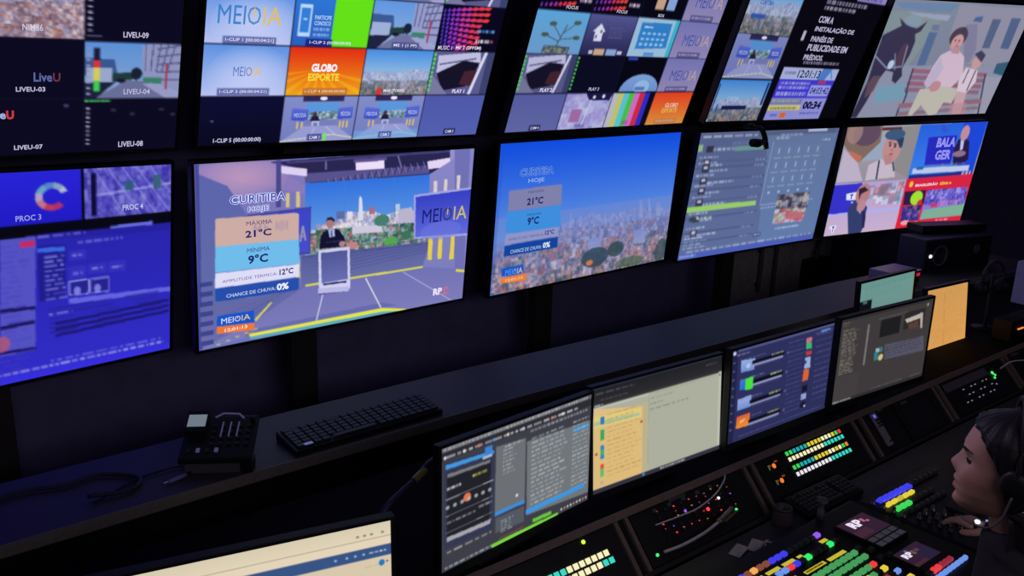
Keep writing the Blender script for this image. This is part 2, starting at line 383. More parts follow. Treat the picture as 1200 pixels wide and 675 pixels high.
# ---- T2: clips, cameras and players
def pic_T2():
    C = Canvas(300, 169, (10, 10, 32)); V = (.19, .46, .73, 1.)
    C.cell(0, V[0], .25, V[1]); meiodia_card(C); logo(C, .13, .62, .86, .28); caption(C, '1-CLIP 1 [00:00:04:21]', .2, .82)
    C.cell(0, V[1], .25, V[2]); meiodia_card(C); logo(C, .35, .6, .68, .42, (85, 120, 195)); caption(C, '1-CLIP 3 (00:00:04:21)', .18, .8)
    C.cell(0, V[2], .25, V[3]); C.rect(0, 0, 1, 1, (14, 14, 52), (10, 10, 34)); C.text('1-CLIP 5 (00:00:00:00)', (.18, .97), (.76, .86), (215, 215, 245), .01)
    C.ell((.15, .5), .02, .02, (90, 90, 130))
    C.cell(.25, V[0], .5, V[1]); C.rect(0, 0, .52, 1, (45, 120, 215), (45, 95, 190)); C.rect(.5, 0, 1, 1, (100, 225, 25))
    C.rect(.07, .18, .22, .8, (190, 215, 250)); C.rect(.09, .25, .2, .72, (50, 125, 215)); C.rect(.12, .45, .17, .48, (190, 220, 250))
    for i, s in enumerate(('PARTICIPE', 'CONOSCO')): C.text(s, (.26, .46 + i * .11), (.47, .38 + i * .11), (190, 225, 255), .01)
    C.rows(.26, .62, .47, .84, 2, (200, 225, 255), .9, 3, .04, .55, .1); caption(C, '1-CLIP 2 (00:00:00:00)', .2, .8, box=None); C.rect(.18, .84, .52, .98, (25, 40, 130))
    C.cell(.25, V[1], .5, V[2]); C.rect(0, 0, 1, 1, (225, 45, 20), (240, 165, 25))
    for i in range(9):
        a = PI * .1 + i * PI * .1; C.poly([(.4, .45), (.4 + 1.4 * math.cos(a), .45 + 1.4 * math.sin(a)), (.4 + 1.4 * math.cos(a + .12), .45 + 1.4 * math.sin(a + .12))], (250, 205, 40), None, .35)
    C.rect(-.01, -.02, 1.01, .0, (12, 12, 40))
    C.text('GLOBO', (.3, .5), (.64, .33), (250, 245, 255), .05); C.text('ESPORTE', (.27, .69), (.68, .53), (245, 215, 60), .04); caption(C, '1-CLIP 4 (00:00:00:00)', .22, .82, box=(190, 110, 50), col=(240, 210, 170))
    C.cell(.25, V[2], .5, V[3]); studio(C); caption(C, 'CAM 1', .36, .56, .84, .98, (60, 65, 140)); C.rect(.58, .82, .62, 1, (110, 235, 60))
    C.cell(.5, V[0], .75, V[1]); street(C); caption(C, 'ME 1 (1 PP)', .34, .74, .84, .98, (75, 80, 140))
    C.cell(.5, V[1], .75, V[2]); cityscape(C, 3); C.rect(.24, .84, .31, 1.0, (230, 45, 50)); C.text('MAR (TORRE)', (.34, .95), (.66, .86), (225, 225, 245), .02)
    C.cell(.5, V[2], .75, V[3]); studio(C); C.rect(0, .8, 1, 1, (110, 170, 225), None, .55); caption(C, 'CAM 2', .38, .58, .84, .98, (60, 80, 150))
    C.cell(.75, V[0], 1, V[1]); C.rect(0, 0, 1, 1, (10, 8, 30))
    for i in range(9):
        for j in range(9):
            u = .03 + i * .058 + .022 * i * (i / 8) + j * .004; v = .04 + j * (.085 + .006 * i) + (8 - i) * .012; r = .014 + .0062 * i
            c = [(90, 60, 210), (150, 50, 200), (200, 55, 160), (225, 55, 90), (235, 60, 60)][min(4, i // 2)]
            if u < .72 - j * .02: C.poly([(u - r, v + .02), (u + r * .3, v - .045), (u + r * 1.6, v - .035), (u + r, v + .035)], c)
    C.scrib(.62, .5, .9, .07, (90, 160, 240), .95, 2, .06); C.scrib(.62, .72, .88, .08, (235, 220, 240), .95, 3, .07); C.ell((.9, .76), .015, .03, (220, 50, 60))
    C.text('MUSIC 1', (.04, .97), (.26, .88), (210, 205, 240), .01); C.text('ME 2 (2PPSM)', (.32, .97), (.74, .87), (225, 220, 245), .01)
    C.cell(.75, V[1], 1, V[2]); player(C); C.text('PLAY 1', (.42, .96), (.62, .87), (235, 230, 250), .02)
    C.cell(.75, V[2], 1, V[3]); C.rect(0, 0, 1, 1, (78, 88, 170), (85, 95, 175)); caption(C, 'CAM 3', .42, .62, .82, .96, (28, 30, 85))
    C.cell(.5, 0, .75, V[0]); street(C); C.cell(.75, 0, 1, V[0]); player(C); C.cell(0, 0, .5, V[0]); C.rect(0, 0, 1, 1, (60, 90, 190))
    grid_lines(C, (.25, .5, .75), V[:3]); return C
def player(C):
    C.rect(0, 0, 1, 1, (90, 90, 140)); C.poly([(.08, .1), (.75, 0), (.8, .3), (.1, .55)], (190, 190, 225)); C.poly([(.1, .5), (.5, .2), (.78, .25), (.62, .8), (.25, .9)], (22, 18, 40))
    C.poly([(.55, .45), (.8, .4), (.7, .8), (.5, .75)], (70, 35, 50)); C.line((.85, 0), (.7, 1), .08, (215, 215, 240)); C.rect(.88, 0, 1, 1, (60, 65, 110)); C.line((.12, .3), (.7, .15), .03, (70, 70, 110))
    C.poly([(0, 1), (.02, .5), (.35, 1)], (120, 120, 160))
    for i in range(9): C.rect(.0, .05 + i * .1, .045, .11 + i * .1, (80, 215, 90))
# ---- T3
def pic_T3():
    C = Canvas(250, 140, (12, 11, 30)); V = (0, .27, .52, .76, 1.)
    for k in (0, 1):
        C.cell(k * .25, V[0], k * .25 + .25, V[1]); C.rect(0, 0, 1, 1, (10, 8, 28))
        for i in range(8):
            for j in range(6):
                u = .04 + i * .08; v = .08 + j * .15 + (8 - i) * .01; r = .014 + .004 * i
                C.poly([(u - r, v + .02), (u + r * .3, v - .05), (u + r * 1.6, v - .04), (u + r, v + .04)], [(120, 60, 200), (180, 50, 180), (225, 55, 90), (235, 70, 60)][i // 2])
        C.text('FOCUS', (.5, .95), (.72, .88), (225, 215, 240), .01); C.scrib(.72, .72, .95, .08, (235, 220, 240), .95, 3, .07)
    C.cell(.5, 0, .75, V[1]); C.rect(0, 0, 1, 1, (8, 8, 24)); C.rect(.3, .5, .5, .8, (205, 165, 140)); C.rect(.55, .5, .75, .8, (140, 170, 225)); C.text('BOX', (.42, .96), (.56, .89), (220, 220, 240), .01)
    for k in range(3):
        C.cell(.75, (V[0], V[1], V[2])[k], 1, (V[1], V[2], V[3])[k]); C.rect(0, 0, 1, 1, (120, 120, 185), (150, 140, 185)); logo(C, .22, .66, .92, .36, (75, 85, 175), (190, 165, 165)); C.rect(.2, .84, .78, .99, (90, 85, 140)); C.scrib(.24, .88, .75, .06, (180, 175, 215), .9, 4, .05)
    C.cell(0, V[1], .25, V[2]); C.rect(0, 0, 1, 1, (95, 170, 225), (110, 160, 210)); C.line((.5, .85), (.62, .3), .03, (70, 75, 70))
    for p, q in (((.55, .6), (.35, .3)), ((.58, .5), (.8, .25)), ((.53, .7), (.25, .55)), ((.56, .65), (.85, .6))): C.line(p, q, .02, (70, 80, 80)); C.ell(q, .07, .05, (75, 90, 80))
    C.poly([(.28, .8), (.78, .82), (.76, 1), (.27, .98)], (65, 75, 95)); C.mosaic([(.3, .82), (.76, .84), (.74, .99), (.3, .97)], [(140, 150, 130), (60, 70, 90)], .03, .05, 1, 2)
    C.cell(.25, V[1], .5, V[2]); C.rect(0, 0, 1, 1, (85, 88, 150), (40, 40, 85)); C.poly([(.2, .65), (.19, .42), (.14, .42), (.27, .22), (.4, .42), (.35, .42), (.36, .65)], (225, 225, 245)); C.rect(.22, .5, .25, .58, (60, 60, 110)); C.rect(.3, .38, .33, .45, (60, 60, 110))
    C.rows(.48, .3, .85, .6, 5, (150, 155, 200), .6, 2, .06, .3); C.rect(.28, .84, .5, .99, (205, 170, 140)); C.rect(.54, .84, .75, .99, (140, 170, 220)); C.rect(.18, .88, .26, .96, (200, 200, 220)); C.rect(.78, .88, .88, .96, (200, 200, 220))
    C.cell(.5, V[1], .75, V[2]); C.rect(0, 0, 1, 1, (160, 195, 225)); C.rect(.9, 0, 1, 1, (60, 185, 215)); C.poly([(.12, .12), (.82, .1), (.86, .75), (.14, .8)], (50, 130, 205)); C.text('SEMANA', (.2, .26), (.4, .2), (210, 230, 250), .01)
    for r in range(3):
        for q in range(5): C.rect(.2 + q * .12, .36 + r * .14, .27 + q * .12, .42 + r * .14, (150, 200, 240))
    C.rect(.38, .88, .62, .98, (90, 150, 215))
    C.cell(0, V[2], .25, V[3]); player(C); C.text('PLAY 2', (.45, .96), (.68, .86), (235, 230, 250), .02)
    C.cell(.25, V[2], .5, V[3]); C.rect(0, 0, 1, 1, (12, 12, 36)); C.text('PLAY 3', (.42, .94), (.64, .85), (200, 200, 230), .02)
    for i in range(9): C.rect(.0, .05 + i * .1, .045, .11 + i * .1, (80, 205, 90))
    C.cell(.5, V[2], .75, V[3]); C.rect(0, 0, 1, 1, (8, 8, 22)); C.rect(.08, .02, .3, .1, (50, 70, 190)); C.ell((.55, .98), .46, .5, (130, 165, 220), 1, (110, 150, 215)); C.rect(0, .98, 1, 1.0, (8, 8, 22)); C.ell((.6, .85), .18, .2, (150, 190, 235)); C.rect(.45, .84, .68, .95, (95, 120, 190))
    C.cell(0, V[3], .25, 1); C.rect(0, 0, 1, 1, (88, 95, 165), (100, 105, 170)); caption(C, 'CAM 4', .44, .66, .84, .98, (30, 32, 85))
    C.cell(.25, V[3], .5, 1); C.rect(0, 0, 1, 1, (160, 165, 220)); C.mosaic([(0, 0), (1, 0), (1, 1), (0, 1)], [(175, 180, 230), (140, 140, 210), (195, 195, 235), (165, 150, 215)], .12, .2, .8, 9); C.rect(.2, .45, .42, .8, (165, 110, 170)); C.poly([(.4, 0), (1, 0), (.95, .22), (.5, .2)], (28, 25, 75)); C.ell((.6, .12), .03, .05, (230, 230, 250)); C.ell((.8, .1), .03, .05, (230, 230, 250)); C.rect(.35, .86, .56, .97, (120, 120, 185)); C.line((.55, .2), (.5, .9), .04, (210, 210, 240))
    C.cell(.5, V[3], .75, 1)
    for i, c in enumerate([(190, 190, 205), (200, 200, 110), (95, 200, 215), (70, 200, 70), (215, 110, 205), (210, 45, 70), (50, 45, 205), (14, 12, 30)]): C.rect(i / 8, 0, (i + 1) / 8, 1, c)
    C.rect(.4, .82, .56, .96, (150, 90, 170), None, .6)
    C.cell(.75, V[3], 1, 1); C.rect(0, 0, 1, 1, (235, 65, 35), (225, 150, 60)); C.text('GLOBO', (.36, .48), (.7, .34), (240, 200, 180), .03); C.text('ESPORTE', (.32, .64), (.72, .5), (240, 185, 90), .03); C.rect(.22, .84, .78, .97, (190, 120, 80)); C.scrib(.25, .87, .75, .06, (230, 190, 150), .8, 4, .06)
    grid_lines(C, (.25, .5, .75), V[1:4]); return C
# ---- T4: programme previews, clock and teleprompter text
def pic_T4():
    C = Canvas(240, 135, (10, 9, 20))
    C.cell(0, .0, .35, .38); cityscape(C, 6); C.rect(.12, .66, .38, .74, (50, 90, 180)); C.text('CURITIBA', (.2, .5), (.45, .42), (60, 90, 190), .02)
    C.cell(0, .385, .35, .69); studio(C)
    C.cell(0, .7, .35, 1); cityscape(C, 9); C.text('CURITIBA', (.25, .5), (.48, .4), (170, 195, 235), .02); C.rect(.1, .58, .13, .75, (40, 80, 180)); C.rect(.2, .62, .68, .72, (25, 30, 80)); C.rect(.94, .05, .98, .62, (25, 60, 130)); C.rect(.02, .1, .04, .75, (25, 60, 130))
    C.cell()
    for i, (s, x1) in enumerate([('COM A', .63), ('INSTALAÇÃO DE', .835), ('PAINÉIS DE', .69), ('PUBLICIDADE EM', .84), ('PRÉDIOS.', .67)]):
        C.text(s, (.515, .265 + i * .068), (x1, .215 + i * .068), (195, 190, 225), .03)
    C.rect(.44, .33, .46, .4, (190, 190, 220)); C.scrib(.52, .1, .86, .03, (160, 155, 190), .9, 4, .03); C.scrib(.52, .145, .78, .025, (170, 165, 195), .9, 5, .03); C.scrib(.53, .545, .82, .022, (170, 165, 200), .9, 6, .02); C.rect(.75, 0, 1, .08, (150, 140, 205)); C.scrib(.76, .05, .96, .02, (90, 80, 150), .9, 8)
    C.cell(.4, .595, .845, 1); C.rect(0, 0, 1, .22, (175, 185, 230)); C.text('12:01:13', (.28, .19), (.68, .04), (25, 30, 70), .02); C.scrib(.05, .08, .24, .05, (90, 100, 160), .8, 1, .04); C.poly([(.7, 0), (.88, 0), (.8, .22), (.66, .22)], (80, 130, 210)); C.line((.85, .02), (.93, .2), .04, (90, 150, 220))
    C.rect(0, .22, 1, .58, (65, 60, 215)); C.rows(.04, .27, .56, .44, 2, (200, 200, 245), .9, 3, .05, .6, 0); C.rows(.04, .46, .56, .56, 1, (200, 200, 245), .9, 5, .05, .7, 0); C.rect(.6, .32, .98, .54, (160, 165, 235)); C.text('04:03:42', (.62, .5), (.96, .36), (45, 45, 150), .02); C.rect(.7, .23, .85, .3, (180, 60, 100))
    C.rect(0, .58, 1, 1, (150, 150, 225)); C.rect(0, .6, .55, .7, (120, 130, 175)); C.rect(0, .72, .56, .82, (215, 205, 120)); C.rows(.03, .61, .5, .69, 1, (200, 205, 150), .9, 7, .05, .6, 0); C.scrib(.04, .75, .5, .05, (110, 110, 90), .9, 9, .05); C.rect(.25, .86, .35, .96, (225, 110, 40)); C.rect(.08, .88, .2, .94, (110, 120, 200))
    C.text('00:34', (.6, .8), (.94, .64), (20, 20, 70), .05); C.scrib(.6, .86, .95, .04, (60, 65, 150), .7, 3, .05)
    C.cell(); return C
# ---- T5: a serial: horse beside a bench with a woman and a boy
def pic_T5():
    C = Canvas(230, 130, (120, 132, 150))
    C.poly([(0.000,0.012),(0.924,0.017),(1.020,0.248),(1.013,1.005),(0.000,0.998),(0.014,0.314)], (118, 130, 150), (120, 120, 145))
    C.poly([(-0.001,0.027),(0.445,0.014),(0.401,0.079),(0.246,0.088),(0.061,0.068)], (95, 125, 165)); C.poly([(-0.020,0.102),(0.108,0.095),(0.307,0.115),(0.372,0.112),(0.254,0.549),(0.050,0.518)], (122, 140, 145))
    C.poly([(0.108,0.095),(0.305,0.108),(0.412,0.110),(0.402,0.158),(0.210,0.136)], (150, 160, 185)); C.poly([(0.445,0.014),(0.927,0.025),(1.020,0.248),(1.011,0.546),(0.528,0.514),(0.457,0.235)], (140, 138, 160))
    C.poly([(0.030,0.267),(0.085,0.142),(0.261,0.133),(0.272,0.242),(0.215,0.550),(0.022,0.550)], (125, 140, 140)); C.ell((0.169,0.169), .06, .05, (125, 150, 165))
    C.poly([(0.308,0.254),(0.367,0.258),(0.372,0.540),(0.315,0.541)], (70, 95, 140)); C.poly([(0.310,0.193),(0.360,0.191),(0.366,0.239),(0.316,0.237)], (95, 110, 140))
    C.poly([(0.725,0.126),(0.790,0.126),(0.795,0.383),(0.738,0.379)], (70, 85, 120)); C.poly([(0.865,0.111),(0.938,0.113),(0.949,0.385),(0.881,0.381)], (65, 85, 125)); C.poly([(0.593,0.117),(0.645,0.106),(0.652,0.159),(0.586,0.152)], (55, 90, 140))
    C.poly([(0.548,0.183),(0.628,0.172),(0.697,0.393),(0.691,0.513),(0.641,0.513)], (120, 118, 150))
    C.poly([(0.089,0.542),(1.007,0.537),(1.008,1.014),(0.039,0.999)], (135, 140, 165)); C.poly([(0.102,0.731),(0.303,0.700),(0.320,0.837),(0.119,0.874)], (95, 160, 185), None, .7)
    C.poly([(0.909,0.520),(1.001,0.501),(1.008,0.635),(0.913,0.608)], (35, 80, 105)); C.poly([(0.855,0.635),(1.008,0.653),(1.021,1.005),(0.910,1.001)], (150, 150, 170))
    for i in range(4):
        d = i * 36; C.poly([(0.300,0.569), (0.867,0.608), (0.874,0.644), (0.306,0.607)] if i == 0 else [(u, v + .055 * i) for u, v in [(0.295,0.569), (0.864,0.608), (0.869,0.644), (0.299,0.607)]], (150, 85, 105) if i % 2 == 0 else (135, 90, 115))
    for a, b in (((0.299,0.566), (0.317,0.785)), ((0.856,0.617), (0.942,1.002)), ((0.309,0.889), (0.316,0.998)), ((0.325,0.768), (0.328,0.907))): C.line(a, b, .02, (45, 50, 75))
    C.poly([(0.299,0.880),(0.916,0.853),(0.933,0.899),(0.306,0.924)], (140, 95, 110)); C.poly([(0.318,0.959),(0.913,0.926),(0.924,0.955),(0.329,0.995)], (135, 100, 115))
    # horse
    C.poly([(-0.001,0.994),(0.023,0.680),(0.011,0.471),(0.007,0.291),(0.056,0.251),(0.106,0.210),(0.075,0.150),(0.135,0.201),(0.165,0.215),(0.215,0.229),(0.266,0.167),(0.248,0.251),(0.217,0.276),(0.238,0.339),(0.236,0.451),(0.220,0.566),(0.241,0.632),(0.216,0.699),(0.182,0.673),(0.171,0.599),(0.115,0.583),(0.087,0.681),(0.064,0.864),(0.038,0.996)], (35, 30, 60))
    C.poly([(0.028,0.697),(0.046,0.631),(0.097,0.632),(0.086,0.764),(0.041,0.830)], (95, 65, 80), None, .8); C.ell((0.184,0.452), .03, .1, (85, 45, 65), .6)
    C.lines([(0.000,0.455),(0.116,0.566),(0.215,0.550),(0.197,0.372)], .012, (140, 150, 175)); C.lines([(0.134,0.437),(0.175,0.582)], .012, (120, 130, 160)); C.ell((0.134,0.534), .02, .04, (180, 205, 235))
    # woman
    C.poly([(0.499,0.414),(0.573,0.404),(0.636,0.462),(0.685,0.634),(0.636,0.739),(0.556,0.755),(0.462,0.728),(0.419,0.701),(0.437,0.532),(0.456,0.448)], (215, 185, 205)); C.poly([(0.419,0.701),(0.462,0.465),(0.518,0.565),(0.495,0.702),(0.454,0.745)], (190, 175, 205))
    C.poly([(0.408,0.753),(0.589,0.729),(0.701,0.757),(0.690,0.892),(0.628,0.881),(0.608,0.989),(0.556,1.004),(0.465,0.903),(0.427,0.999),(0.396,0.989)], (190, 185, 170)); C.ell((0.511,0.728), .04, .05, (190, 130, 140))
    C.ell((0.531,0.289), .062, .085, (60, 42, 55)); C.ell((0.536,0.334), .042, .068, (205, 150, 150)); C.poly([(0.523,0.364),(0.568,0.371),(0.585,0.438),(0.526,0.430)], (190, 135, 140)); C.ell((0.545,0.232), .022, .03, (50, 40, 60))
    C.ell((0.518,0.318), .006, .008, (70, 45, 50)); C.ell((0.547,0.322), .006, .008, (70, 45, 50)); C.ell((0.546,0.368), .01, .007, (165, 80, 90)); C.ell((0.540,0.344), .006, .012, (185, 128, 130))
    # boy
    C.poly([(0.685,0.556),(0.783,0.582),(0.808,0.688),(0.773,0.795),(0.692,0.775),(0.669,0.669)], (220, 200, 215)); C.lines([(0.713,0.573),(0.711,0.704)], .014, (75, 60, 80)); C.lines([(0.768,0.582),(0.767,0.777)], .014, (75, 60, 80))
    C.ell((0.753,0.504), .04, .07, (200, 150, 150)); C.poly([(0.706,0.436),(0.744,0.401),(0.792,0.443),(0.786,0.512),(0.740,0.469)], (45, 45, 80)); C.poly([(0.692,0.775),(0.773,0.795),(0.802,0.997),(0.726,0.993)], (200, 160, 165)); C.poly([(0.690,0.892),(0.807,0.886),(0.848,0.998),(0.700,1.001)], (185, 130, 140), None, .6)
    C.haze(0, 0, 1, 1, (150, 152, 172), .2, .12); C.blur(2); return C
# ---- B1: processor previews over an editing desktop, all blue
def pic_B1():
    C = Canvas(240, 135, (8, 8, 22))
    C.cell(.5, 0, .752, .24); C.rect(0, 0, 1, 1, (42, 38, 225), (34, 28, 205))
    cu, cv = .71, .5
    for i in range(22):
        a = math.radians(45 + i * 13); b = math.radians(45 + (i + 1) * 13.4)
        P = lambda r, t: (cu + r * .62 * math.cos(t), cv + r * 1.05 * math.sin(t))
        C.poly([P(.26, a), P(.26, b), P(.15, b), P(.15, a)], [(190, 50, 110), (200, 60, 90), (205, 120, 140), (180, 170, 200), (110, 170, 210), (90, 140, 210), (140, 170, 205), (190, 200, 220)][i // 3 % 8])
    C.text('PROC 3', (.36, .93), (.6, .82), (170, 175, 235), .01)
    C.cell(.76, 0, 1, .24); C.rect(0, 0, 1, 1, (85, 80, 190)); C.mosaic([(0, 0), (1, 0), (1, 1), (0, 1)], [(110, 105, 215), (60, 50, 170), (140, 140, 225), (85, 75, 200)], .05, .12, .7, 3)
    for i in range(5): C.line((.1 + i * .16, 0), (.45 + i * .18, 1), .03, (150, 150, 235), .7)
    C.line((.1, .55), (1, .4), .04, (160, 160, 235)); C.rect(.45, .3, .55, .5, (50, 95, 130)); C.rect(.78, .2, .88, .5, (60, 100, 130)); C.rect(.07, .1, .13, .95, (15, 12, 60)); C.text('PROC 4', (.42, .9), (.66, .78), (210, 210, 250), .01)
    C.cell(.3, .30, 1, 1); C.rect(0, 0, 1, 1, (42, 38, 180), (52, 46, 210))
    C.cell()
    C.poly([(0.553,0.301),(0.636,0.297),(0.623,0.856),(0.538,0.856)], (88, 86, 205)); C.rows(.5, .33, .62, .95, 26, (70, 66, 190), .6, 3, .05, .5)
    for k in (440, 480): C.poly([(0.544,0.624), (0.627,0.634), (0.626,0.651), (0.544,0.644)] if k == 440 else [(0.542,0.706), (0.625,0.704), (0.625,0.722), (0.541,0.726)], (28, 24, 100))
    C.poly([(0.538,0.830),(0.628,0.840),(0.628,0.853),(0.538,0.848)], (28, 24, 110)); C.poly([(0.598,0.319),(0.634,0.318),(0.633,0.346),(0.599,0.346)], (215, 40, 95)); C.ell((0.543,0.797), .02, .04, (190, 90, 120), .8)
    C.poly([(0.640,0.291),(0.998,0.302),(0.998,0.340),(0.640,0.319)], (40, 34, 165)); C.poly([(0.826,0.288),(0.945,0.283),(0.945,0.302),(0.827,0.301)], (110, 115, 235)); C.scrib(.64, .30, .76, .012, (130, 130, 235), .8, 2)
    C.poly([(0.639,0.348),(0.709,0.351),(0.704,0.614),(0.637,0.620)], (34, 30, 150)); C.poly([(0.639,0.358),(0.707,0.363),(0.706,0.385),(0.638,0.378)], (60, 110, 235)); C.rows(.655, .40, .715, .63, 10, (150, 155, 240), .8, 5, .03, .45)
    C.scrib(.74, .345, .86, .015, (120, 120, 230), .7, 8, .02)
    for q in ([(0.717,0.388),(0.761,0.389),(0.761,0.439),(0.716,0.437)], [(0.765,0.465),(0.814,0.468),(0.814,0.519),(0.764,0.515)], [(0.819,0.466),(0.869,0.469),(0.868,0.525),(0.819,0.521)], [(0.716,0.466),(0.760,0.469),(0.759,0.532),(0.715,0.528)]): C.poly(q, (55, 50, 195)); C.scrib(q[3][0] + .01, q[3][1] - .03, q[2][0] - .01, .012, (140, 140, 240), .9, 4, .02)
    for q in ([(0.715,0.541),(0.766,0.542),(0.765,0.615),(0.714,0.608)], [(0.769,0.543),(0.820,0.545),(0.820,0.619),(0.768,0.612)]): C.poly(q, (40, 36, 150)); C.lines(q + [q[0]], .006, (150, 155, 240)); C.ell((q[0][0] + .02, q[0][1] + .05), .009, .02, (130, 130, 235))
    C.poly([(0.713,0.626),(1.000,0.648),(1.000,0.673),(0.713,0.653)], (105, 105, 235)); C.rows(.66, .66, .99, .80, 6, (40, 36, 150), .8, 6, .2, .5, .1); C.scrib(.66, .685, .72, .012, (150, 155, 240), .8, 9)
    for i in range(3): C.poly([(.675, .735 + i * .03), (.995, .715 + i * .03), (.995, .73 + i * .03), (.675, .75 + i * .03)], (30, 26, 120))
    C.rows(.51, .945, .98, .985, 1, (165, 165, 250), .9, 12, .02, .4, 0); C.scrib(.66, .925, .97, .01, (150, 150, 245), .8, 11, .03)
    C.poly([(.3, .965), (1, .965), (1, 1), (.3, 1)], (62, 50, 245), None, .6); return C
# ---- B2: programme output, the studio with the weather card
def outlined(C, s, bl, tr, fill, edge, bold=.03):
    du = .0022; 
    for a, b in ((-du, 0), (du, 0), (0, -du * 1.6), (0, du * 1.6)): C.text(s, (bl[0] + a, bl[1] + b), (tr[0] + a, tr[1] + b), edge, bold + .02, z=0)
    C.text(s, bl, tr, fill, bold, z=1)
def pic_B2():
    C = Canvas(340, 190, (105, 108, 175))
    C.poly([(-0.003,0.001),(0.344,0.009),(0.351,0.744),(0.006,0.998)], (128, 120, 188), (108, 112, 178)); C.poly([(0.011,0.007),(0.226,0.012),(0.340,0.153),(0.340,0.198),(0.010,0.043)], (138, 122, 185))
    C.spot((0.135,0.083), .15, .13, (205, 160, 190), .7); C.poly([(0.001,0.042),(0.095,0.121),(0.154,0.286),(0.152,0.763),(0.010,0.756)], (92, 100, 172), (98, 108, 168))
    C.poly([(0.002,0.001),(0.014,0.002),(0.011,1.000),(0.000,0.996)], (70, 74, 150))
    # lighting grid under the ceiling
    C.poly([(0.226,0.012),(1.011,-0.022),(1.019,0.104),(0.811,0.149),(0.342,0.138),(0.339,0.062)], (42, 38, 82)); C.poly([(0.339,0.084),(0.808,0.088),(0.810,0.137),(0.342,0.138)], (88, 82, 142))
    for i in range(16): C.line((.405 + i * .026, .175 - i * .0045), (.418 + i * .026, .125 - i * .0045), .006, (45, 40, 85)); C.line((.418 + i * .026, .125 - i * .0045), (.431 + i * .026, .172 - i * .0045), .006, (120, 115, 170))
    C.lines([(0.279,0.020),(0.983,0.007)], .01, (75, 68, 125)); C.lines([(0.411,0.024),(0.412,0.070)], .01, (120, 110, 160)); C.lines([(0.678,0.017),(0.694,0.090)], .01, (120, 110, 160))
    C.poly([(0.517,0.036),(0.624,0.031),(0.627,0.087),(0.520,0.087)], (238, 222, 248)); C.poly([(0.511,0.024),(0.634,0.021),(0.634,0.040),(0.511,0.043)], (90, 80, 140)); C.poly([(0.798,0.063),(0.895,0.048),(0.898,0.106),(0.805,0.110)], (228, 212, 245)); C.poly([(0.261,0.036),(0.347,0.059),(0.347,0.101),(0.263,0.075)], (222, 208, 242))
    C.poly([(0.245,0.003),(0.261,0.001),(0.262,0.259),(0.246,0.259)], (72, 72, 138)); C.poly([(0.892,-0.001),(0.917,-0.003),(0.924,0.229),(0.903,0.231)], (150, 145, 205))
    # window with the city
    C.poly([(0.342,0.138),(0.811,0.143),(0.830,0.573),(0.492,0.557),(0.346,0.551)], (48, 112, 222), (125, 175, 228))
    C.mosaic([(0.382,0.379),(0.452,0.380),(0.487,0.329),(0.586,0.332),(0.638,0.370),(0.690,0.349),(0.821,0.371),(0.824,0.455),(0.563,0.437),(0.382,0.421)], [(205, 205, 225), (150, 160, 205), (110, 130, 175), (225, 220, 230), (175, 150, 165)], .009, .018, 1, 3)
    C.mosaic([(0.365,0.408),(0.824,0.440),(0.830,0.578),(0.492,0.561),(0.355,0.545)], [(70, 120, 105), (45, 85, 90), (110, 155, 120), (150, 165, 190), (190, 190, 210), (60, 100, 80), (160, 110, 110)], .012, .022, 1, 4)
    C.poly([(0.535,0.251),(0.539,0.236),(0.546,0.253),(0.555,0.385),(0.536,0.384)], (215, 218, 235)); C.poly([(0.574,0.310),(0.595,0.311),(0.597,0.353),(0.575,0.353)], (165, 110, 130)); C.poly([(0.492,0.322),(0.511,0.323),(0.512,0.368),(0.493,0.368)], (220, 220, 235)); C.poly([(0.453,0.315),(0.484,0.315),(0.485,0.363),(0.454,0.361)], (90, 110, 165)); C.poly([(0.678,0.307),(0.695,0.307),(0.697,0.350),(0.679,0.349)], (180, 200, 220))
    C.poly([(0.690,0.343),(0.743,0.337),(0.759,0.381),(0.761,0.437),(0.693,0.425)], (185, 180, 205)); C.poly([(0.513,0.417),(0.627,0.425),(0.631,0.470),(0.514,0.459)], (205, 200, 220)); C.ell((0.667,0.535), .028, .03, (85, 165, 80)); C.ell((0.729,0.510), .02, .03, (60, 115, 90)); C.poly([(0.491,0.511),(0.534,0.506),(0.535,0.551),(0.494,0.551)], (190, 130, 130)); C.ell((0.626,0.398), .03, .035, (70, 125, 110))
    C.lines([(0.478,0.143),(0.483,0.363)], .004, (70, 125, 205)); C.lines([(0.667,0.140),(0.675,0.377)], .004, (70, 125, 205))
    # low slatted wall
    C.poly([(0.332,0.548),(0.830,0.573),(0.837,0.737),(0.334,0.729)], (84, 92, 152), (104, 110, 168))
    for i in range(7): C.line(*[(0.332,0.559),(0.830,0.584)], .004, (68, 74, 135)) if i == 0 else C.line((.385, .56 + i * .022), (.84, .525 + i * .018), .003, (72, 78, 138))
    # right wall, strips and screen
    C.poly([(0.811,0.143),(1.018,-0.032),(1.009,1.023),(0.804,0.740),(0.831,0.595)], (138, 134, 198), (118, 124, 182)); C.poly([(0.912,-0.003),(1.019,-0.022),(1.009,1.011),(0.953,0.778)], (112, 112, 180)); C.poly([(0.982,-0.014),(1.019,-0.022),(1.017,1.014),(1.001,1.009)], (150, 150, 215), None, .6)
    for x in (748, 780, 819): C.poly([(0.831,0.188), (0.846,0.188), (0.850,0.294), (0.834,0.296)] if x == 748 else ([(0.876,0.181), (0.890,0.181), (0.893,0.292), (0.878,0.294)] if x == 780 else [(0.931,0.163), (0.947,0.163), (0.948,0.266), (0.934,0.268)]), (215, 205, 205))
    for q in ([(0.825,0.540),(0.843,0.542),(0.845,0.694),(0.826,0.693)], [(0.869,0.543),(0.886,0.544),(0.889,0.697),(0.870,0.697)], [(0.925,0.548),(0.941,0.549),(0.944,0.713),(0.924,0.712)]): C.poly(q, (228, 205, 75))
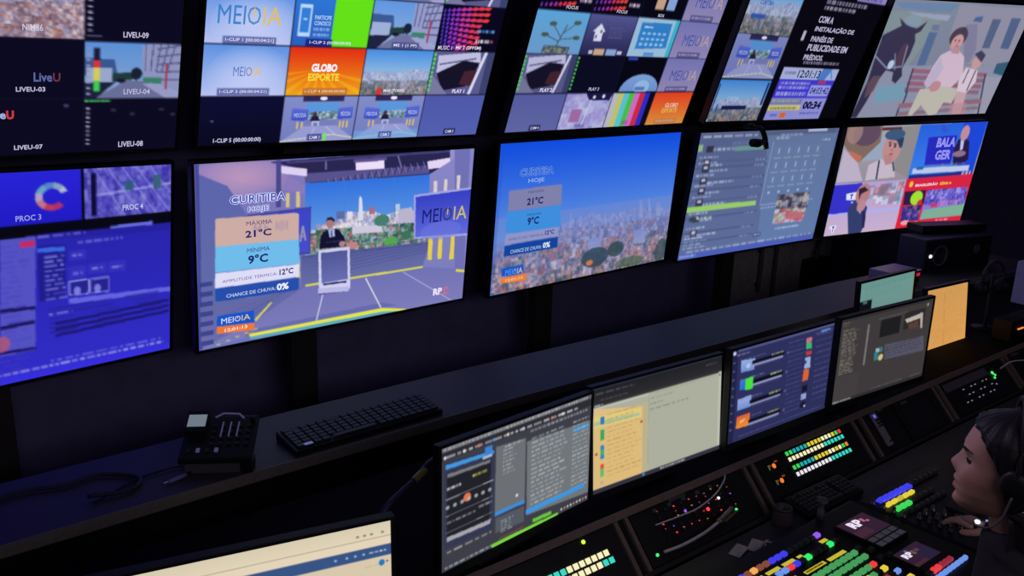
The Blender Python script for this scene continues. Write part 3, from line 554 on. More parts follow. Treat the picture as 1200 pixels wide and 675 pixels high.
    C.poly([(0.751,0.263),(1.009,0.247),(1.009,0.567),(0.762,0.542)], (165, 165, 225)); C.poly([(0.759,0.276),(1.004,0.261),(1.000,0.552),(0.767,0.530)], (52, 62, 195), (98, 108, 218)); C.ell((0.877,0.508), .09, .06, (115, 125, 225), .4)
    a, b = (0.792,0.449), (0.988,0.362)
    logo(C, a[0], a[1], b[0], b[1], (22, 30, 110), (205, 190, 90), .02)
    # left screen behind the card
    C.poly([(0.154,0.283),(0.364,0.272),(0.363,0.545),(0.159,0.522)], (70, 66, 135)); C.poly([(0.158,0.290),(0.360,0.281),(0.358,0.534),(0.161,0.511)], (58, 68, 200), (70, 78, 205))
    C.lines([(0.328,0.467),(0.336,0.378),(0.346,0.463)], .012, (150, 145, 170)); C.lines([(0.331,0.439),(0.342,0.435)], .009, (150, 145, 170))
    for q in ([(0.278,0.184),(0.289,0.184),(0.290,0.264),(0.278,0.264)], [(0.311,0.181),(0.324,0.181),(0.325,0.268),(0.312,0.267)], [(0.314,0.568),(0.328,0.570),(0.329,0.678),(0.315,0.679)]): C.poly(q, (205, 195, 130))
    # floor
    C.poly([(0.004,0.997),(0.173,0.885),(0.345,0.732),(0.808,0.735),(1.000,0.794),(1.006,1.015)], (112, 114, 180), (126, 124, 186)); C.poly([(0.008,0.756),(0.173,0.750),(0.345,0.732),(0.178,0.887),(0.007,0.979)], (98, 104, 165), (108, 110, 172))
    for i in range(6): C.line((0.027,0.911), (0.328,0.717), .003, (80, 86, 150)) if i == 0 else C.line((.06, .80 + i * .028), (.30 - i * .02, .72 + i * .022), .004, (88, 92, 155))
    C.poly([(0.011,0.996),(0.162,0.975),(0.644,0.981),(0.755,1.003),(1.001,1.013),(1.002,1.033),(0.162,1.047),(0.011,1.019)], (104, 118, 190)); C.poly([(0.178,0.935),(0.642,0.922),(0.711,0.959),(0.643,0.959),(0.173,0.963)], (82, 92, 168), None, .5)
    C.poly([(0.157,0.957),(0.643,0.957),(0.747,0.997),(0.748,1.010),(0.646,0.982),(0.162,0.977)], (226, 228, 78)); C.poly([(0.160,0.976),(0.646,0.982),(0.712,0.997),(0.713,1.008),(0.164,0.993)], (96, 190, 190), None, .7)
    C.poly([(0.348,0.723),(0.808,0.726),(0.808,0.739),(0.348,0.737)], (214, 208, 92)); C.poly([(0.176,0.878),(0.230,0.792),(0.235,0.798),(0.180,0.891)], (214, 208, 92)); C.poly([(0.147,0.969),(0.156,0.924),(0.160,0.929),(0.151,0.979)], (110, 110, 110)); C.poly([(0.958,0.786),(1.000,0.801),(1.001,0.820),(0.959,0.804)], (214, 208, 92))
    C.lines([(0.390,0.957),(0.412,0.797)], .008, (205, 205, 232)); C.lines([(0.572,0.744),(0.639,0.954)], .009, (215, 215, 232)); C.lines([(0.724,0.746),(0.946,0.997)], .006, (170, 172, 220))
    for i in range(5): C.ell((.06 + i * .03, .985 - i * .012), .007, .006, (200, 195, 120), .7)
    for i in range(7): C.rect(.008, .62 + i * .055, .045, .645 + i * .055, (52, 58, 135), None, .8)
    # lectern and presenter
    C.poly([(0.393,0.786),(0.511,0.793),(0.504,0.808),(0.399,0.801)], (70, 74, 140)); C.poly([(0.392,0.530),(0.506,0.534),(0.514,0.794),(0.397,0.777)], (208, 206, 242)); C.poly([(0.401,0.548),(0.498,0.552),(0.503,0.733),(0.406,0.731)], (80, 86, 150), (104, 110, 178)); C.poly([(0.412,0.735),(0.498,0.740),(0.498,0.752),(0.413,0.747)], (45, 45, 90)); C.poly([(0.394,0.760),(0.509,0.778),(0.509,0.809),(0.394,0.792)], (185, 185, 228))
    C.poly([(0.395,0.523),(0.398,0.452),(0.408,0.426),(0.427,0.416),(0.450,0.413),(0.467,0.430),(0.484,0.470),(0.493,0.526),(0.479,0.526),(0.443,0.526)], (20, 20, 48)); C.poly([(0.425,0.418),(0.448,0.414),(0.450,0.461),(0.431,0.463)], (170, 180, 228)); C.lines([(0.437,0.424),(0.439,0.463)], .008, (60, 70, 120)); C.ell((0.432,0.376), .0145, .034, (165, 120, 125)); C.poly([(0.416,0.370),(0.421,0.346),(0.435,0.343),(0.448,0.360),(0.447,0.375),(0.433,0.359),(0.421,0.361)], (38, 30, 48)); C.ell((0.478,0.510), .012, .016, (175, 130, 135)); C.lines([(0.418,0.490),(0.478,0.491)], .006, (45, 45, 85))
    # weather card
    C.poly([(0.057,0.292),(0.062,0.287),(0.315,0.299),(0.322,0.308),(0.323,0.450),(0.056,0.437)], (205, 172, 165)); C.poly([(0.056,0.437),(0.323,0.450),(0.327,0.594),(0.054,0.578)], (112, 188, 235)); C.poly([(0.054,0.581),(0.325,0.596),(0.325,0.670),(0.053,0.663)], (222, 220, 246)); C.poly([(0.053,0.665),(0.325,0.674),(0.325,0.740),(0.317,0.748),(0.060,0.740),(0.053,0.733)], (38, 78, 170))
    for q in ([(0.174,0.383),(0.178,0.344),(0.187,0.375),(0.195,0.342),(0.200,0.385)], [(0.210,0.386),(0.210,0.336)], [(0.210,0.339),(0.225,0.338)], [(0.210,0.361),(0.222,0.362)], [(0.248,0.385),(0.248,0.335)], [(0.283,0.388),(0.283,0.336)]): C.lines(q, .008, (150, 125, 165), .55)
    C.ell((0.265,0.361), .014, .03, (165, 140, 170), .4)
    NAVY = (24, 32, 105)
    outlined(C, 'CURITIBA', (0.102,0.220), (0.276,0.175), (34, 52, 170), (208, 214, 250), .0); outlined(C, 'HOJE', (0.158,0.274), (0.222,0.240), (34, 52, 170), (208, 214, 250), .0)
    C.text('MÁXIMA', (0.151,0.341), (0.233,0.313), (60, 52, 110)); C.text('21°C', (0.148,0.408), (0.231,0.367), NAVY, .03); C.text('MÍNIMA', (0.153,0.491), (0.226,0.461), (50, 70, 140)); C.text('9°C', (0.156,0.556), (0.220,0.505), NAVY, .03)
    C.text('AMPLITUDE TÉRMICA:', (0.075,0.640), (0.251,0.619), (90, 92, 160)); C.text('12°C', (0.258,0.644), (0.305,0.608), NAVY, .03)
    C.text('CHANCE DE CHUVA:', (0.087,0.726), (0.245,0.706), (200, 210, 245), .01); C.text('0%', (0.249,0.732), (0.290,0.691), (235, 238, 255), .04)
    C.poly([(0.057,0.820),(0.175,0.824),(0.175,0.897),(0.056,0.881)], (22, 84, 205)); C.poly([(0.056,0.881),(0.175,0.897),(0.175,0.940),(0.056,0.923)], (236, 122, 58))
    a, b = (0.070,0.871), (0.162,0.839); logo(C, a[0], a[1], b[0], b[1], (215, 225, 250), (235, 205, 90), .01); C.text('12:01:13', (0.080,0.920), (0.152,0.901), (250, 230, 225), .02)
    C.text('RP', (0.861,0.942), (0.901,0.895), (232, 225, 250), .05); C.poly([(0.905,0.898),(0.929,0.898),(0.931,0.917),(0.916,0.917),(0.917,0.933),(0.932,0.933),(0.933,0.952),(0.907,0.951)], (190, 110, 150)); return C
# ---- B3: clean preview, the skyline with the same card
def pic_B3():
    C = Canvas(240, 135, (70, 110, 200))
    C.poly([(0, 0), (1, 0), (1, .72), (0, .72)], (16, 76, 222), (112, 156, 222))
    hz = [(0.007,0.650),(0.338,0.572),(0.538,0.557),(0.754,0.545),(1.015,0.596),(1.057,0.621),(1.003,1.006),(0.005,0.996)]
    C.poly(hz, (112, 130, 190)); C.mosaic([(0.009,0.688),(0.339,0.584),(0.488,0.527),(0.587,0.566),(0.754,0.545),(0.807,0.544),(1.014,0.587),(1.028,0.706),(0.345,0.669),(0.012,0.745)], [(130, 145, 205), (150, 150, 200), (175, 175, 215), (105, 125, 190), (90, 105, 165)], .007, .03, .9, 5)
    C.mosaic([(0.010,0.707),(0.341,0.618),(1.021,0.648),(1.003,1.006),(0.005,0.996)], [(140, 118, 150), (165, 160, 195), (90, 95, 140), (150, 95, 105), (70, 85, 125), (125, 130, 170), (185, 180, 210)], .012, .025, .85, 6)
    C.mosaic([(0.001,0.780),(0.349,0.730),(1.014,0.748),(1.003,1.013),(0.005,0.996)], [(165, 90, 85), (60, 85, 95), (175, 155, 175), (110, 90, 125), (50, 70, 85), (190, 130, 110), (120, 120, 155), (205, 200, 215)], .018, .033, .8, 7)
    C.haze(0, .48, 1, .98, (112, 135, 205), .62, .12)
    for x, y, h, w in ((334, 390, 55, 6), (585, 345, 62, 9), (440, 370, 30, 14), (520, 350, 34, 8), (405, 470, 42, 42), (588, 440, 42, 36), (470, 375, 18, 24)):
        pass
    for q in ([(0.379,0.508),(0.389,0.509),(0.399,0.616),(0.386,0.618)], [(0.783,0.487),(0.801,0.485),(0.819,0.621),(0.797,0.621)], [(0.772,0.715),(0.843,0.717),(0.859,0.825),(0.787,0.826)], [(0.496,0.722),(0.568,0.718),(0.582,0.836),(0.507,0.832)], [(0.434,0.537),(0.445,0.537),(0.453,0.621),(0.442,0.621)], [(0.577,0.544),(0.589,0.544),(0.597,0.620),(0.586,0.620)], [(0.895,0.527),(0.923,0.527),(0.935,0.632),(0.907,0.631)], [(0.839,0.479),(0.850,0.479),(0.865,0.586),(0.851,0.586)]): C.poly(q, (120, 140, 205), (150, 155, 205), .85)
    C.ell((0.549,0.870), .08, .075, (48, 70, 88), .85); C.ell((0.671,0.836), .05, .06, (48, 72, 80), .85); C.ell((0.770,0.958), .09, .04, (70, 95, 75), .7); C.ell((0.968,0.918), .04, .1, (48, 70, 75), .7); C.ell((0.520,0.905), .02, .02, (235, 130, 70), .8)
    C.poly([(-0.001,0.004),(0.022,0.003),(0.011,0.994),(-0.002,0.994)], (30, 80, 205), None, .25)
    C.poly([(0.057,0.304),(0.320,0.299),(0.327,0.442),(0.058,0.441)], (128, 128, 172)); C.poly([(0.054,0.444),(0.325,0.445),(0.332,0.595),(0.054,0.586)], (62, 142, 222)); C.poly([(0.056,0.594),(0.326,0.597),(0.326,0.661),(0.054,0.665)], (142, 148, 200)); C.poly([(0.054,0.669),(0.327,0.665),(0.328,0.745),(0.054,0.745)], (18, 68, 158))
    NV = (20, 28, 95)
    outlined(C, 'CURITIBA', (0.103,0.220), (0.269,0.170), (30, 80, 200), (110, 150, 230), .0); C.text('HOJE', (0.146,0.274), (0.226,0.239), (140, 175, 235), .02)
    C.text('MÁXIMA', (0.150,0.337), (0.230,0.316), (70, 72, 130)); C.text('21°C', (0.148,0.416), (0.229,0.366), NV, .03); C.text('MÍNIMA', (0.154,0.490), (0.226,0.470), (40, 80, 150)); C.text('9°C', (0.158,0.553), (0.216,0.498), NV, .03)
    C.text('AMPLITUDE TÉRMICA:', (0.070,0.641), (0.247,0.618), (90, 95, 150)); C.text('12°C', (0.254,0.639), (0.302,0.608), NV, .03); C.text('CHANCE DE CHUVA:', (0.085,0.731), (0.241,0.705), (170, 195, 235), .01); C.text('0%', (0.248,0.732), (0.287,0.691), (210, 225, 245), .04)
    C.poly([(0.051,0.824),(0.155,0.820),(0.156,0.887),(0.051,0.882)], (22, 84, 200)); C.poly([(0.046,0.888),(0.177,0.889),(0.176,0.941),(0.045,0.927)], (232, 128, 58))
    a, b = (0.068,0.879), (0.153,0.839); logo(C, a[0], a[1], b[0], b[1], (90, 150, 235), (215, 205, 170), .01); C.text('12:01:13', (0.072,0.923), (0.157,0.903), (240, 200, 165), .02); return C
# ---- B4: playout list window
def pic_B4():
    C = Canvas(200, 113, (84, 98, 138))
    C.poly([(0.008,0.015),(0.449,-0.002),(0.554,0.948),(0.014,0.955)], (76, 88, 128), (88, 104, 150)); C.poly([(0.458,0.027),(0.985,0.009),(1.003,0.930),(0.545,0.946)], (92, 112, 150), (92, 120, 168)); C.poly([(0.007,0.011),(0.993,0.003),(0.998,0.041),(0.008,0.037)], (78, 84, 116))
    C.scrib(.02, .02, .38, .02, (190, 195, 225), .8, 1, .05); C.poly([(0.749,-0.002),(0.902,-0.006),(0.904,0.020),(0.751,0.024)], (178, 188, 225)); C.scrib(.55, .03, .72, .02, (170, 178, 215), .7, 2)
    C.rect(.0, .09, .03, .14, (145, 185, 130)); C.rect(.055, .1, .1, .15, (35, 32, 50)); C.rect(.24, .115, .45, .15, (100, 150, 135)); C.scrib(.1, .12, .24, .02, (195, 200, 230), .8, 3); C.scrib(.22, .075, .45, .03, (110, 125, 170), .6, 5)
    for i, v in enumerate((.22, .265, .36, .44, .53, .66, .78, .86)):
        C.rect(.0, v, .49, v + .012, (66, 78, 118)); C.scrib(.02, v - .04, .14, .016, (205, 210, 240), .75, i, .03)
        if i < 7: C.rect(.05, v - .015, .095, v + .04, (38, 38, 55)); C.rect(.06, v - .008, .085, v + .015, (200, 200, 215)); C.scrib(.1, v + .022, .1 + .2 * ((i * 7) % 5 + 3) / 8, .018, (205, 210, 235), .75, i + 9, .03)
        C.scrib(.4, v + .002, .47, .016, (170, 178, 215), .6, i + 4, .03)
    C.poly([(0.003,0.570),(0.468,0.574),(0.473,0.615),(0.004,0.617)], (158, 218, 92)); C.rect(.03, .655, .075, .69, (40, 50, 50)); C.scrib(.08, .665, .18, .015, (220, 240, 190), .9, 5)
    C.rows(.02, .80, .2, .93, 5, (200, 206, 238), .75, 14, .04, .4, .5)
    for r in range(4):
        for q in range(5):
            u = .55 + q * .075; v = .15 + r * .12
            if r < 3: C.rect(u - .006 + .01, v, u + .014, v + .045, (200, 208, 235), None, .85); C.rect(u - .02, v + .075, u + .035, v + .085, (175, 190, 180), None, .8); C.rect(u - .025, v - .02, u + .04, v + .095, (104, 124, 165), None, .25)
            else: C.ell((u, v + .01), .01, .01, (195, 205, 230), .8)
    C.lines([(.505, .09), (.505, .62), (.92, .62)], .006, (150, 160, 200)); C.scrib(.52, .055, .62, .02, (190, 200, 225), .7, 3); C.scrib(.88, .09, .95, .012, (210, 215, 235), .8, 3); C.rect(.97, .0, 1, 1, (90, 115, 165), None, .4); C.scrib(.51, .64, .64, .015, (190, 200, 225), .7, 8)
    C.poly([(0.628,0.549),(0.883,0.549),(0.887,0.694),(0.629,0.675)], (55, 48, 60)); C.mosaic([(0.628,0.549),(0.883,0.549),(0.887,0.694),(0.629,0.675)], [(50, 42, 52), (150, 145, 160), (85, 75, 90), (35, 30, 40), (190, 185, 180)], .03, .05, .9, 3)
    C.mosaic([(0.629,0.675),(0.881,0.693),(0.877,0.815),(0.632,0.802)], [(225, 80, 80), (215, 215, 210), (170, 60, 70), (150, 200, 150), (190, 195, 215)], .03, .04, .9, 4); C.poly([(0.718,0.698),(0.879,0.732),(0.855,0.805),(0.733,0.775)], (205, 60, 65), None, .7); C.ell((0.683,0.757), .012, .02, (110, 225, 70), .8); C.scrib(.66, .84, .85, .02, (210, 218, 240), .8, 6, .015)
    C.rect(.5, .86, .56, .9, (70, 84, 125)); C.scrib(.51, .87, .55, .012, (230, 230, 245), .9, 7); C.scrib(.05, .935, .97, .016, (195, 205, 240), .7, 9, .05); C.poly([(0, .955), (1, .955), (1, 1), (0, 1)], (66, 84, 185)); C.scrib(.01, .965, .12, .02, (180, 190, 245), .9, 4, .015); C.haze(0, 0, 1, 1, (118, 134, 178), .16, .2); C.blur(1); return C
# ---- B5: four channels at once
def pic_B5():
    C = Canvas(230, 130, (150, 140, 165))
    C.poly([(0.004,0.000),(0.498,-0.001),(0.499,0.516),(0.000,0.509)], (162, 165, 180), (150, 140, 150)); C.poly([(0.312,0.022),(0.498,-0.001),(0.506,0.505),(0.396,0.426)], (140, 138, 140)); C.poly([(0.146,0.140),(0.283,0.085),(0.290,0.304),(0.128,0.312)], (150, 165, 190)); C.poly([(0.165,0.018),(0.369,0.016),(0.374,0.043),(0.169,0.043)], (95, 45, 50))
    C.poly([(0.004,0.000),(0.234,0.000),(0.245,0.147),(0.129,0.324),(0.028,0.196),(-0.014,0.129)], (128, 105, 95)); C.ell((0.141,0.065), .09, .11, (95, 75, 95)); C.ell((0.059,0.050), .05, .1, (160, 130, 125), .8); C.poly([(0.054,0.209),(0.144,0.270),(0.129,0.324),(0.059,0.285)], (190, 110, 90)); C.poly([(0.012,0.195),(0.121,0.323),(0.183,0.495),(0.006,0.498)], (188, 175, 200))
    C.poly([(0.199,0.352),(0.273,0.303),(0.368,0.322),(0.407,0.484),(0.200,0.496)], (195, 182, 200)); C.lines([(0.266,0.313),(0.277,0.493)], .02, (60, 60, 85)); C.lines([(0.360,0.321),(0.388,0.425)], .018, (60, 60, 85)); C.ell((0.337,0.198), .066, .155, (188, 140, 140)); C.poly([(0.290,0.260),(0.353,0.287),(0.358,0.355),(0.314,0.362)], (180, 130, 135))
    C.ell((0.317,0.181), .008, .012, (60, 40, 50)); C.ell((0.353,0.194), .008, .012, (60, 40, 50)); C.ell((0.337,0.264), .014, .01, (170, 80, 90)); C.line((0.302,0.156), (0.324,0.155), .012, (80, 50, 50)); C.line((0.339,0.167), (0.361,0.175), .012, (80, 50, 50)); C.ell((0.338,0.224), .01, .014, (170, 122, 125))
    C.poly([(0.277,0.074),(0.316,0.044),(0.371,0.069),(0.404,0.125),(0.405,0.203),(0.390,0.213),(0.360,0.144),(0.287,0.107)], (42, 62, 100)); C.ell((0.335,0.084), .07, .05, (60, 88, 125))
    C.poly([(0.499,0.006),(1.002,-0.003),(0.988,0.511),(0.501,0.509)], (40, 95, 220), (60, 130, 235)); C.poly([(0.817,-0.006),(0.992,-0.004),(0.988,0.511),(0.857,0.508)], (30, 70, 215)); C.poly([(0.579,0.126),(0.790,0.117),(0.796,0.398),(0.601,0.390)], (40, 42, 190)); C.poly([(0.659,0.008),(0.716,0.067),(0.687,0.099),(0.651,0.052)], (50, 80, 205), None, .7)
    C.text('BALA', (0.652,0.225), (0.790,0.135), (150, 150, 240), .04); C.text('GER', (0.663,0.347), (0.779,0.253), (150, 150, 240), .04)
    C.poly([(0.816,0.407),(0.792,0.254),(0.808,0.159),(0.851,0.148),(0.895,0.181),(0.926,0.358),(0.905,0.392),(0.861,0.399)], (38, 28, 75)); C.poly([(0.826,0.160),(0.853,0.157),(0.861,0.259),(0.841,0.269)], (190, 190, 235)); C.ell((0.846,0.102), .032, .075, (190, 140, 155)); C.ell((0.844,0.300), .05, .03, (170, 130, 150), .8)
    C.poly([(0.523,0.415),(0.949,0.419),(0.952,0.474),(0.524,0.466)], (190, 200, 230)); C.rect(.55, .40, .6, .43, (30, 110, 170)); C.scrib(.62, .385, .92, .03, (120, 130, 180), .6, 3); C.poly([(0.509,0.478),(0.982,0.482),(0.985,0.511),(0.507,0.510)], (35, 45, 130))
    C.poly([(-0.008,0.508),(0.496,0.516),(0.506,1.013),(0.002,1.006)], (175, 160, 215), (200, 175, 205)); C.poly([(-0.006,0.519),(0.187,0.517),(0.220,0.806),(-0.004,0.788)], (55, 50, 200)); C.poly([(-0.003,0.792),(0.497,0.780),(0.500,0.813),(-0.002,0.815)], (175, 175, 235)); C.poly([(0.220,0.566),(0.484,0.526),(0.482,0.653),(0.291,0.735)], (190, 185, 220)); C.mosaic([(0.210,0.554),(0.493,0.527),(0.506,0.750),(0.284,0.738)], [(200, 195, 225), (120, 130, 170), (170, 90, 110), (90, 120, 140), (210, 210, 235)], .04, .1, .8, 5)
    C.poly([(0.093,0.608),(0.160,0.598),(0.169,0.674),(0.102,0.670)], (225, 225, 250)); C.text('T', (0.122,0.663), (0.143,0.616), (60, 50, 180), .08); C.rect(.14, .69, .22, .705, (200, 205, 245))
    C.poly([(0.171,1.010),(0.126,0.759),(0.158,0.684),(0.199,0.682),(0.261,0.754),(0.264,0.965),(0.255,1.011)], (52, 62, 110)); C.poly([(0.183,0.687),(0.216,0.714),(0.222,0.818),(0.195,0.745)], (225, 225, 240)); C.poly([(0.225,0.738),(0.266,0.848),(0.274,0.954),(0.259,0.964)], (40, 40, 85)); C.ell((0.210,0.622), .05, .1, (180, 125, 130)); C.poly([(0.172,0.572),(0.210,0.554),(0.241,0.591),(0.196,0.620),(0.190,0.676)], (50, 35, 50)); C.ell((0.216,0.737), .03, .06, (185, 135, 145)); C.poly([(0.028,0.906),(0.073,0.904),(0.075,0.937),(0.064,0.937),(0.068,0.977),(0.049,0.977),(0.042,0.936),(0.029,0.934)], (225, 222, 245)); C.text('T', (0.048,0.970), (0.061,0.911), (45, 45, 130), .06)
    C.poly([(0.498,0.511),(1.008,0.513),(1.016,1.021),(0.503,1.018)], (222, 35, 62)); C.poly([(0.498,0.511),(1.000,0.519),(0.997,0.633),(0.503,0.609)], (215, 35, 70)); C.text('BRASILEIRÃO', (0.573,0.596), (0.740,0.564), (240, 215, 225), .03); C.text('SÉRIE A', (0.756,0.597), (0.846,0.564), (240, 200, 60), .03); C.scrib(.905, .478, .975, .035, (240, 210, 225), .9, 5, .04); C.ell((0.541,0.567), .014, .03, (235, 195, 60))
    C.poly([(0.508,0.633),(0.664,0.634),(0.675,0.778),(0.518,0.768)], (45, 30, 70)); C.ell((0.607,0.708), .045, .07, (160, 225, 50)); C.ell((0.640,0.767), .02, .04, (210, 40, 60)); C.poly([(0.519,0.782),(0.661,0.782),(0.662,0.939),(0.529,0.927)], (70, 60, 150)); C.mosaic([(0.519,0.782),(0.661,0.782),(0.662,0.939),(0.529,0.927)], [(60, 50, 150), (150, 110, 160), (40, 35, 90)], .03, .06, .9, 6)
    C.poly([(0.674,0.640),(0.983,0.638),(0.997,0.936),(0.674,0.933)], (135, 125, 215)); C.mosaic([(0.674,0.640),(0.983,0.638),(1.002,0.825),(0.677,0.788)], [(125, 115, 215), (90, 75, 190), (160, 150, 230), (60, 50, 150)], .02, .04, .9, 7); C.poly([(0.687,0.838),(0.999,0.812),(1.002,0.929),(0.674,0.933)], (125, 175, 150)); C.rect(.73, .78, .79, .82, (200, 60, 100)); C.scrib(.78, .76, .95, .05, (200, 130, 200), .8, 3)
    C.ell((0.565,0.949), .03, .025, (240, 190, 200), .8); C.ell((0.650,0.969), .018, .025, (240, 170, 180), .8); C.scrib(.8, .945, .9, .025, (240, 170, 180), .8, 4); C.lines([(0.501,0.509),(0.002,1.006)], .0, (0, 0, 0)); C.blur(1); return C
# ---- desk monitors
def pic_M0():
    C = Canvas(300, 170, (216, 200, 172)); C.rect(0, 0, 1, .12, (214, 202, 176), (228, 214, 186)); C.rect(0, .10, 1, .155, (228, 212, 186)); C.line((0, .10), (1, .10), .003, (170, 160, 140))
    C.rect(0, .158, 1, .235, (56, 84, 132)); C.text('Suporte', (.47, .222), (.53, .178), (205, 215, 235), .02)
    for u in (.80, .84, .87, .9): C.ell((u, .197), .005, .008, (190, 205, 235), .8)
    C.scrib(.92, .19, .985, .014, (205, 215, 235), .9, 3, .02)
    for u in (.88, .905, .93, .97): C.ell((u, .07), .006, .008, (120, 105, 100), .8)
    C.ell((.965, .28), .011, .022, (40, 120, 190)); C.ell((.985, .277), .004, .006, (40, 50, 80)); C.scrib(.9, .285, .95, .01, (190, 170, 145), .6, 4)
    C.scrib(.40, .31, .80, .012, (120, 108, 100), .6, 5, .05); C.scrib(.3, .36, .7, .012, (190, 172, 150), .6, 6, .05); C.scrib(.955, .43, .99, .012, (120, 108, 100), .6, 7, .03)
    C.rows(.05, .45, .95, .95, 9, (160, 145, 130), .6, 8, .05, .25, .5); return C
def pic_M1():
    C = Canvas(210, 118, (62, 62, 72)); C.rect(0, 0, 1, .04, (92, 92, 98)); C.scrib(.01, .008, .97, .02, (190, 190, 200), .8, 1, .02); C.rect(.0, .04, 1, .1, (44, 44, 50))
    C.scrib(.02, .07, .9, .022, (205, 205, 215), .85, 2, .05); C.rect(.92, .1, .97, .14, (60, 62, 68))
    for u, c in ((.02, (220, 215, 215)), (.13, (230, 225, 220)), (.22, (215, 120, 110)), (.31, (90, 150, 220)), (.4, (220, 210, 200)), (.5, (190, 200, 210)), (.7, (210, 120, 90)), (.78, (220, 220, 225))): C.ell((u, .082), .008, .014, c)
    C.poly([(0.017,0.120),(0.316,0.157),(0.308,0.833),(0.017,0.813)], (52, 56, 82)); C.poly([(0.023,0.140),(0.312,0.168),(0.311,0.197),(0.023,0.177)], (66, 150, 222)); C.poly([(0.030,0.209),(0.293,0.232),(0.288,0.756),(0.030,0.724)], (34, 35, 42)); C.poly([(0.033,0.216),(0.287,0.234),(0.287,0.258),(0.033,0.247)], (120, 122, 128)); C.rect(.255, .12, .3, .2, (60, 130, 210)); C.rect(.24, .19, .3, .21, (180, 190, 200))
    C.scrib(.18, .30, .27, .022, (205, 200, 80), .9, 5, .015); C.scrib(.03, .325, .12, .022, (210, 210, 215), .9, 6, .02); C.line((.025, .42), (.31, .415), .006, (180, 180, 188)); C.ell((0.149,0.465), .022, .035, (225, 120, 80))
    for i in range(7): C.ell((.035 + i * .042, .485 - (i == 2) * 0), .011, .016, (190, 190, 198), .8)
    C.line((.025, .555), (.31, .55), .005, (150, 150, 158)); C.scrib(.03, .6, .2, .02, (170, 170, 178), .8, 7); C.scrib(.22, .58, .3, .02, (190, 190, 198), .8, 8); C.line((.025, .69), (.31, .685), .005, (150, 150, 158)); C.scrib(.03, .735, .3, .02, (165, 165, 172), .7, 9); C.poly([(0.030,0.724),(0.292,0.743),(0.292,0.777),(0.031,0.761)], (165, 165, 172)); C.scrib(.03, .845, .3, .015, (190, 190, 195), .8, 10, .06)
    C.poly([(0.323,0.149),(0.518,0.171),(0.519,0.732),(0.322,0.727)], (108, 112, 116)); C.scrib(.38, .17, .5, .018, (190, 195, 200), .8, 11); C.rows(.37, .2, .46, .43, 7, (190, 195, 200), .85, 12, .03, .35, .5); C.poly([(0.322,0.701),(0.519,0.710),(0.520,0.740),(0.322,0.737)], (58, 140, 220)); C.rect(.35, .77, .53, .79, (110, 45, 40)); C.poly([(0.326,0.755),(0.516,0.764),(0.518,0.904),(0.327,0.885)], (84, 88, 96)); C.rows(.36, .80, .45, .92, 5, (200, 205, 210), .8, 14, .04, .35, .4)
    C.ell((0.465,0.639), .008, .014, (225, 225, 230))
    C.poly([(0.527,0.206),(0.994,0.240),(1.009,0.927),(0.534,0.860)], (112, 118, 122)); C.scrib(.55, .12, .97, .018, (180, 185, 190), .7, 15, .03); C.poly([(0.868,0.257),(0.980,0.261),(0.981,0.295),(0.869,0.290)], (60, 145, 225)); C.rows(.56, .19, .82, .85, 17, (190, 194, 198), .75, 16, .045, .4, .25); C.rows(.86, .19, .99, .85, 17, (185, 190, 195), .7, 17, .03, .4, .1)
    C.poly([(0.529,0.809),(0.964,0.815),(0.965,0.856),(0.530,0.852)], (60, 150, 228)); C.poly([(0.579,0.921),(0.708,0.928),(0.708,0.956),(0.579,0.954)], (105, 190, 60)); C.poly([(0.305,0.968),(0.765,0.978),(0.765,1.012),(0.306,0.999)], (118, 210, 62)); C.rect(.35, .94, .52, .955, (140, 70, 60), None, .7)
    C.rect(0, .955, 1, 1, (60, 62, 72)); C.scrib(.02, .965, .5, .02, (190, 190, 200), .8, 18, .03)
    C.poly([(0.305,0.965),(0.764,0.975),(0.765,1.012),(0.306,1.002)], (118, 210, 62)); C.poly([(0.581,0.922),(0.715,0.933),(0.715,0.963),(0.581,0.955)], (105, 195, 60))
    for i in range(9): C.ell((.79 + i * .024, .965), .007, .012, [(200, 210, 190), (210, 120, 90), (190, 190, 200)][i % 3])
    C.blur(1); return C
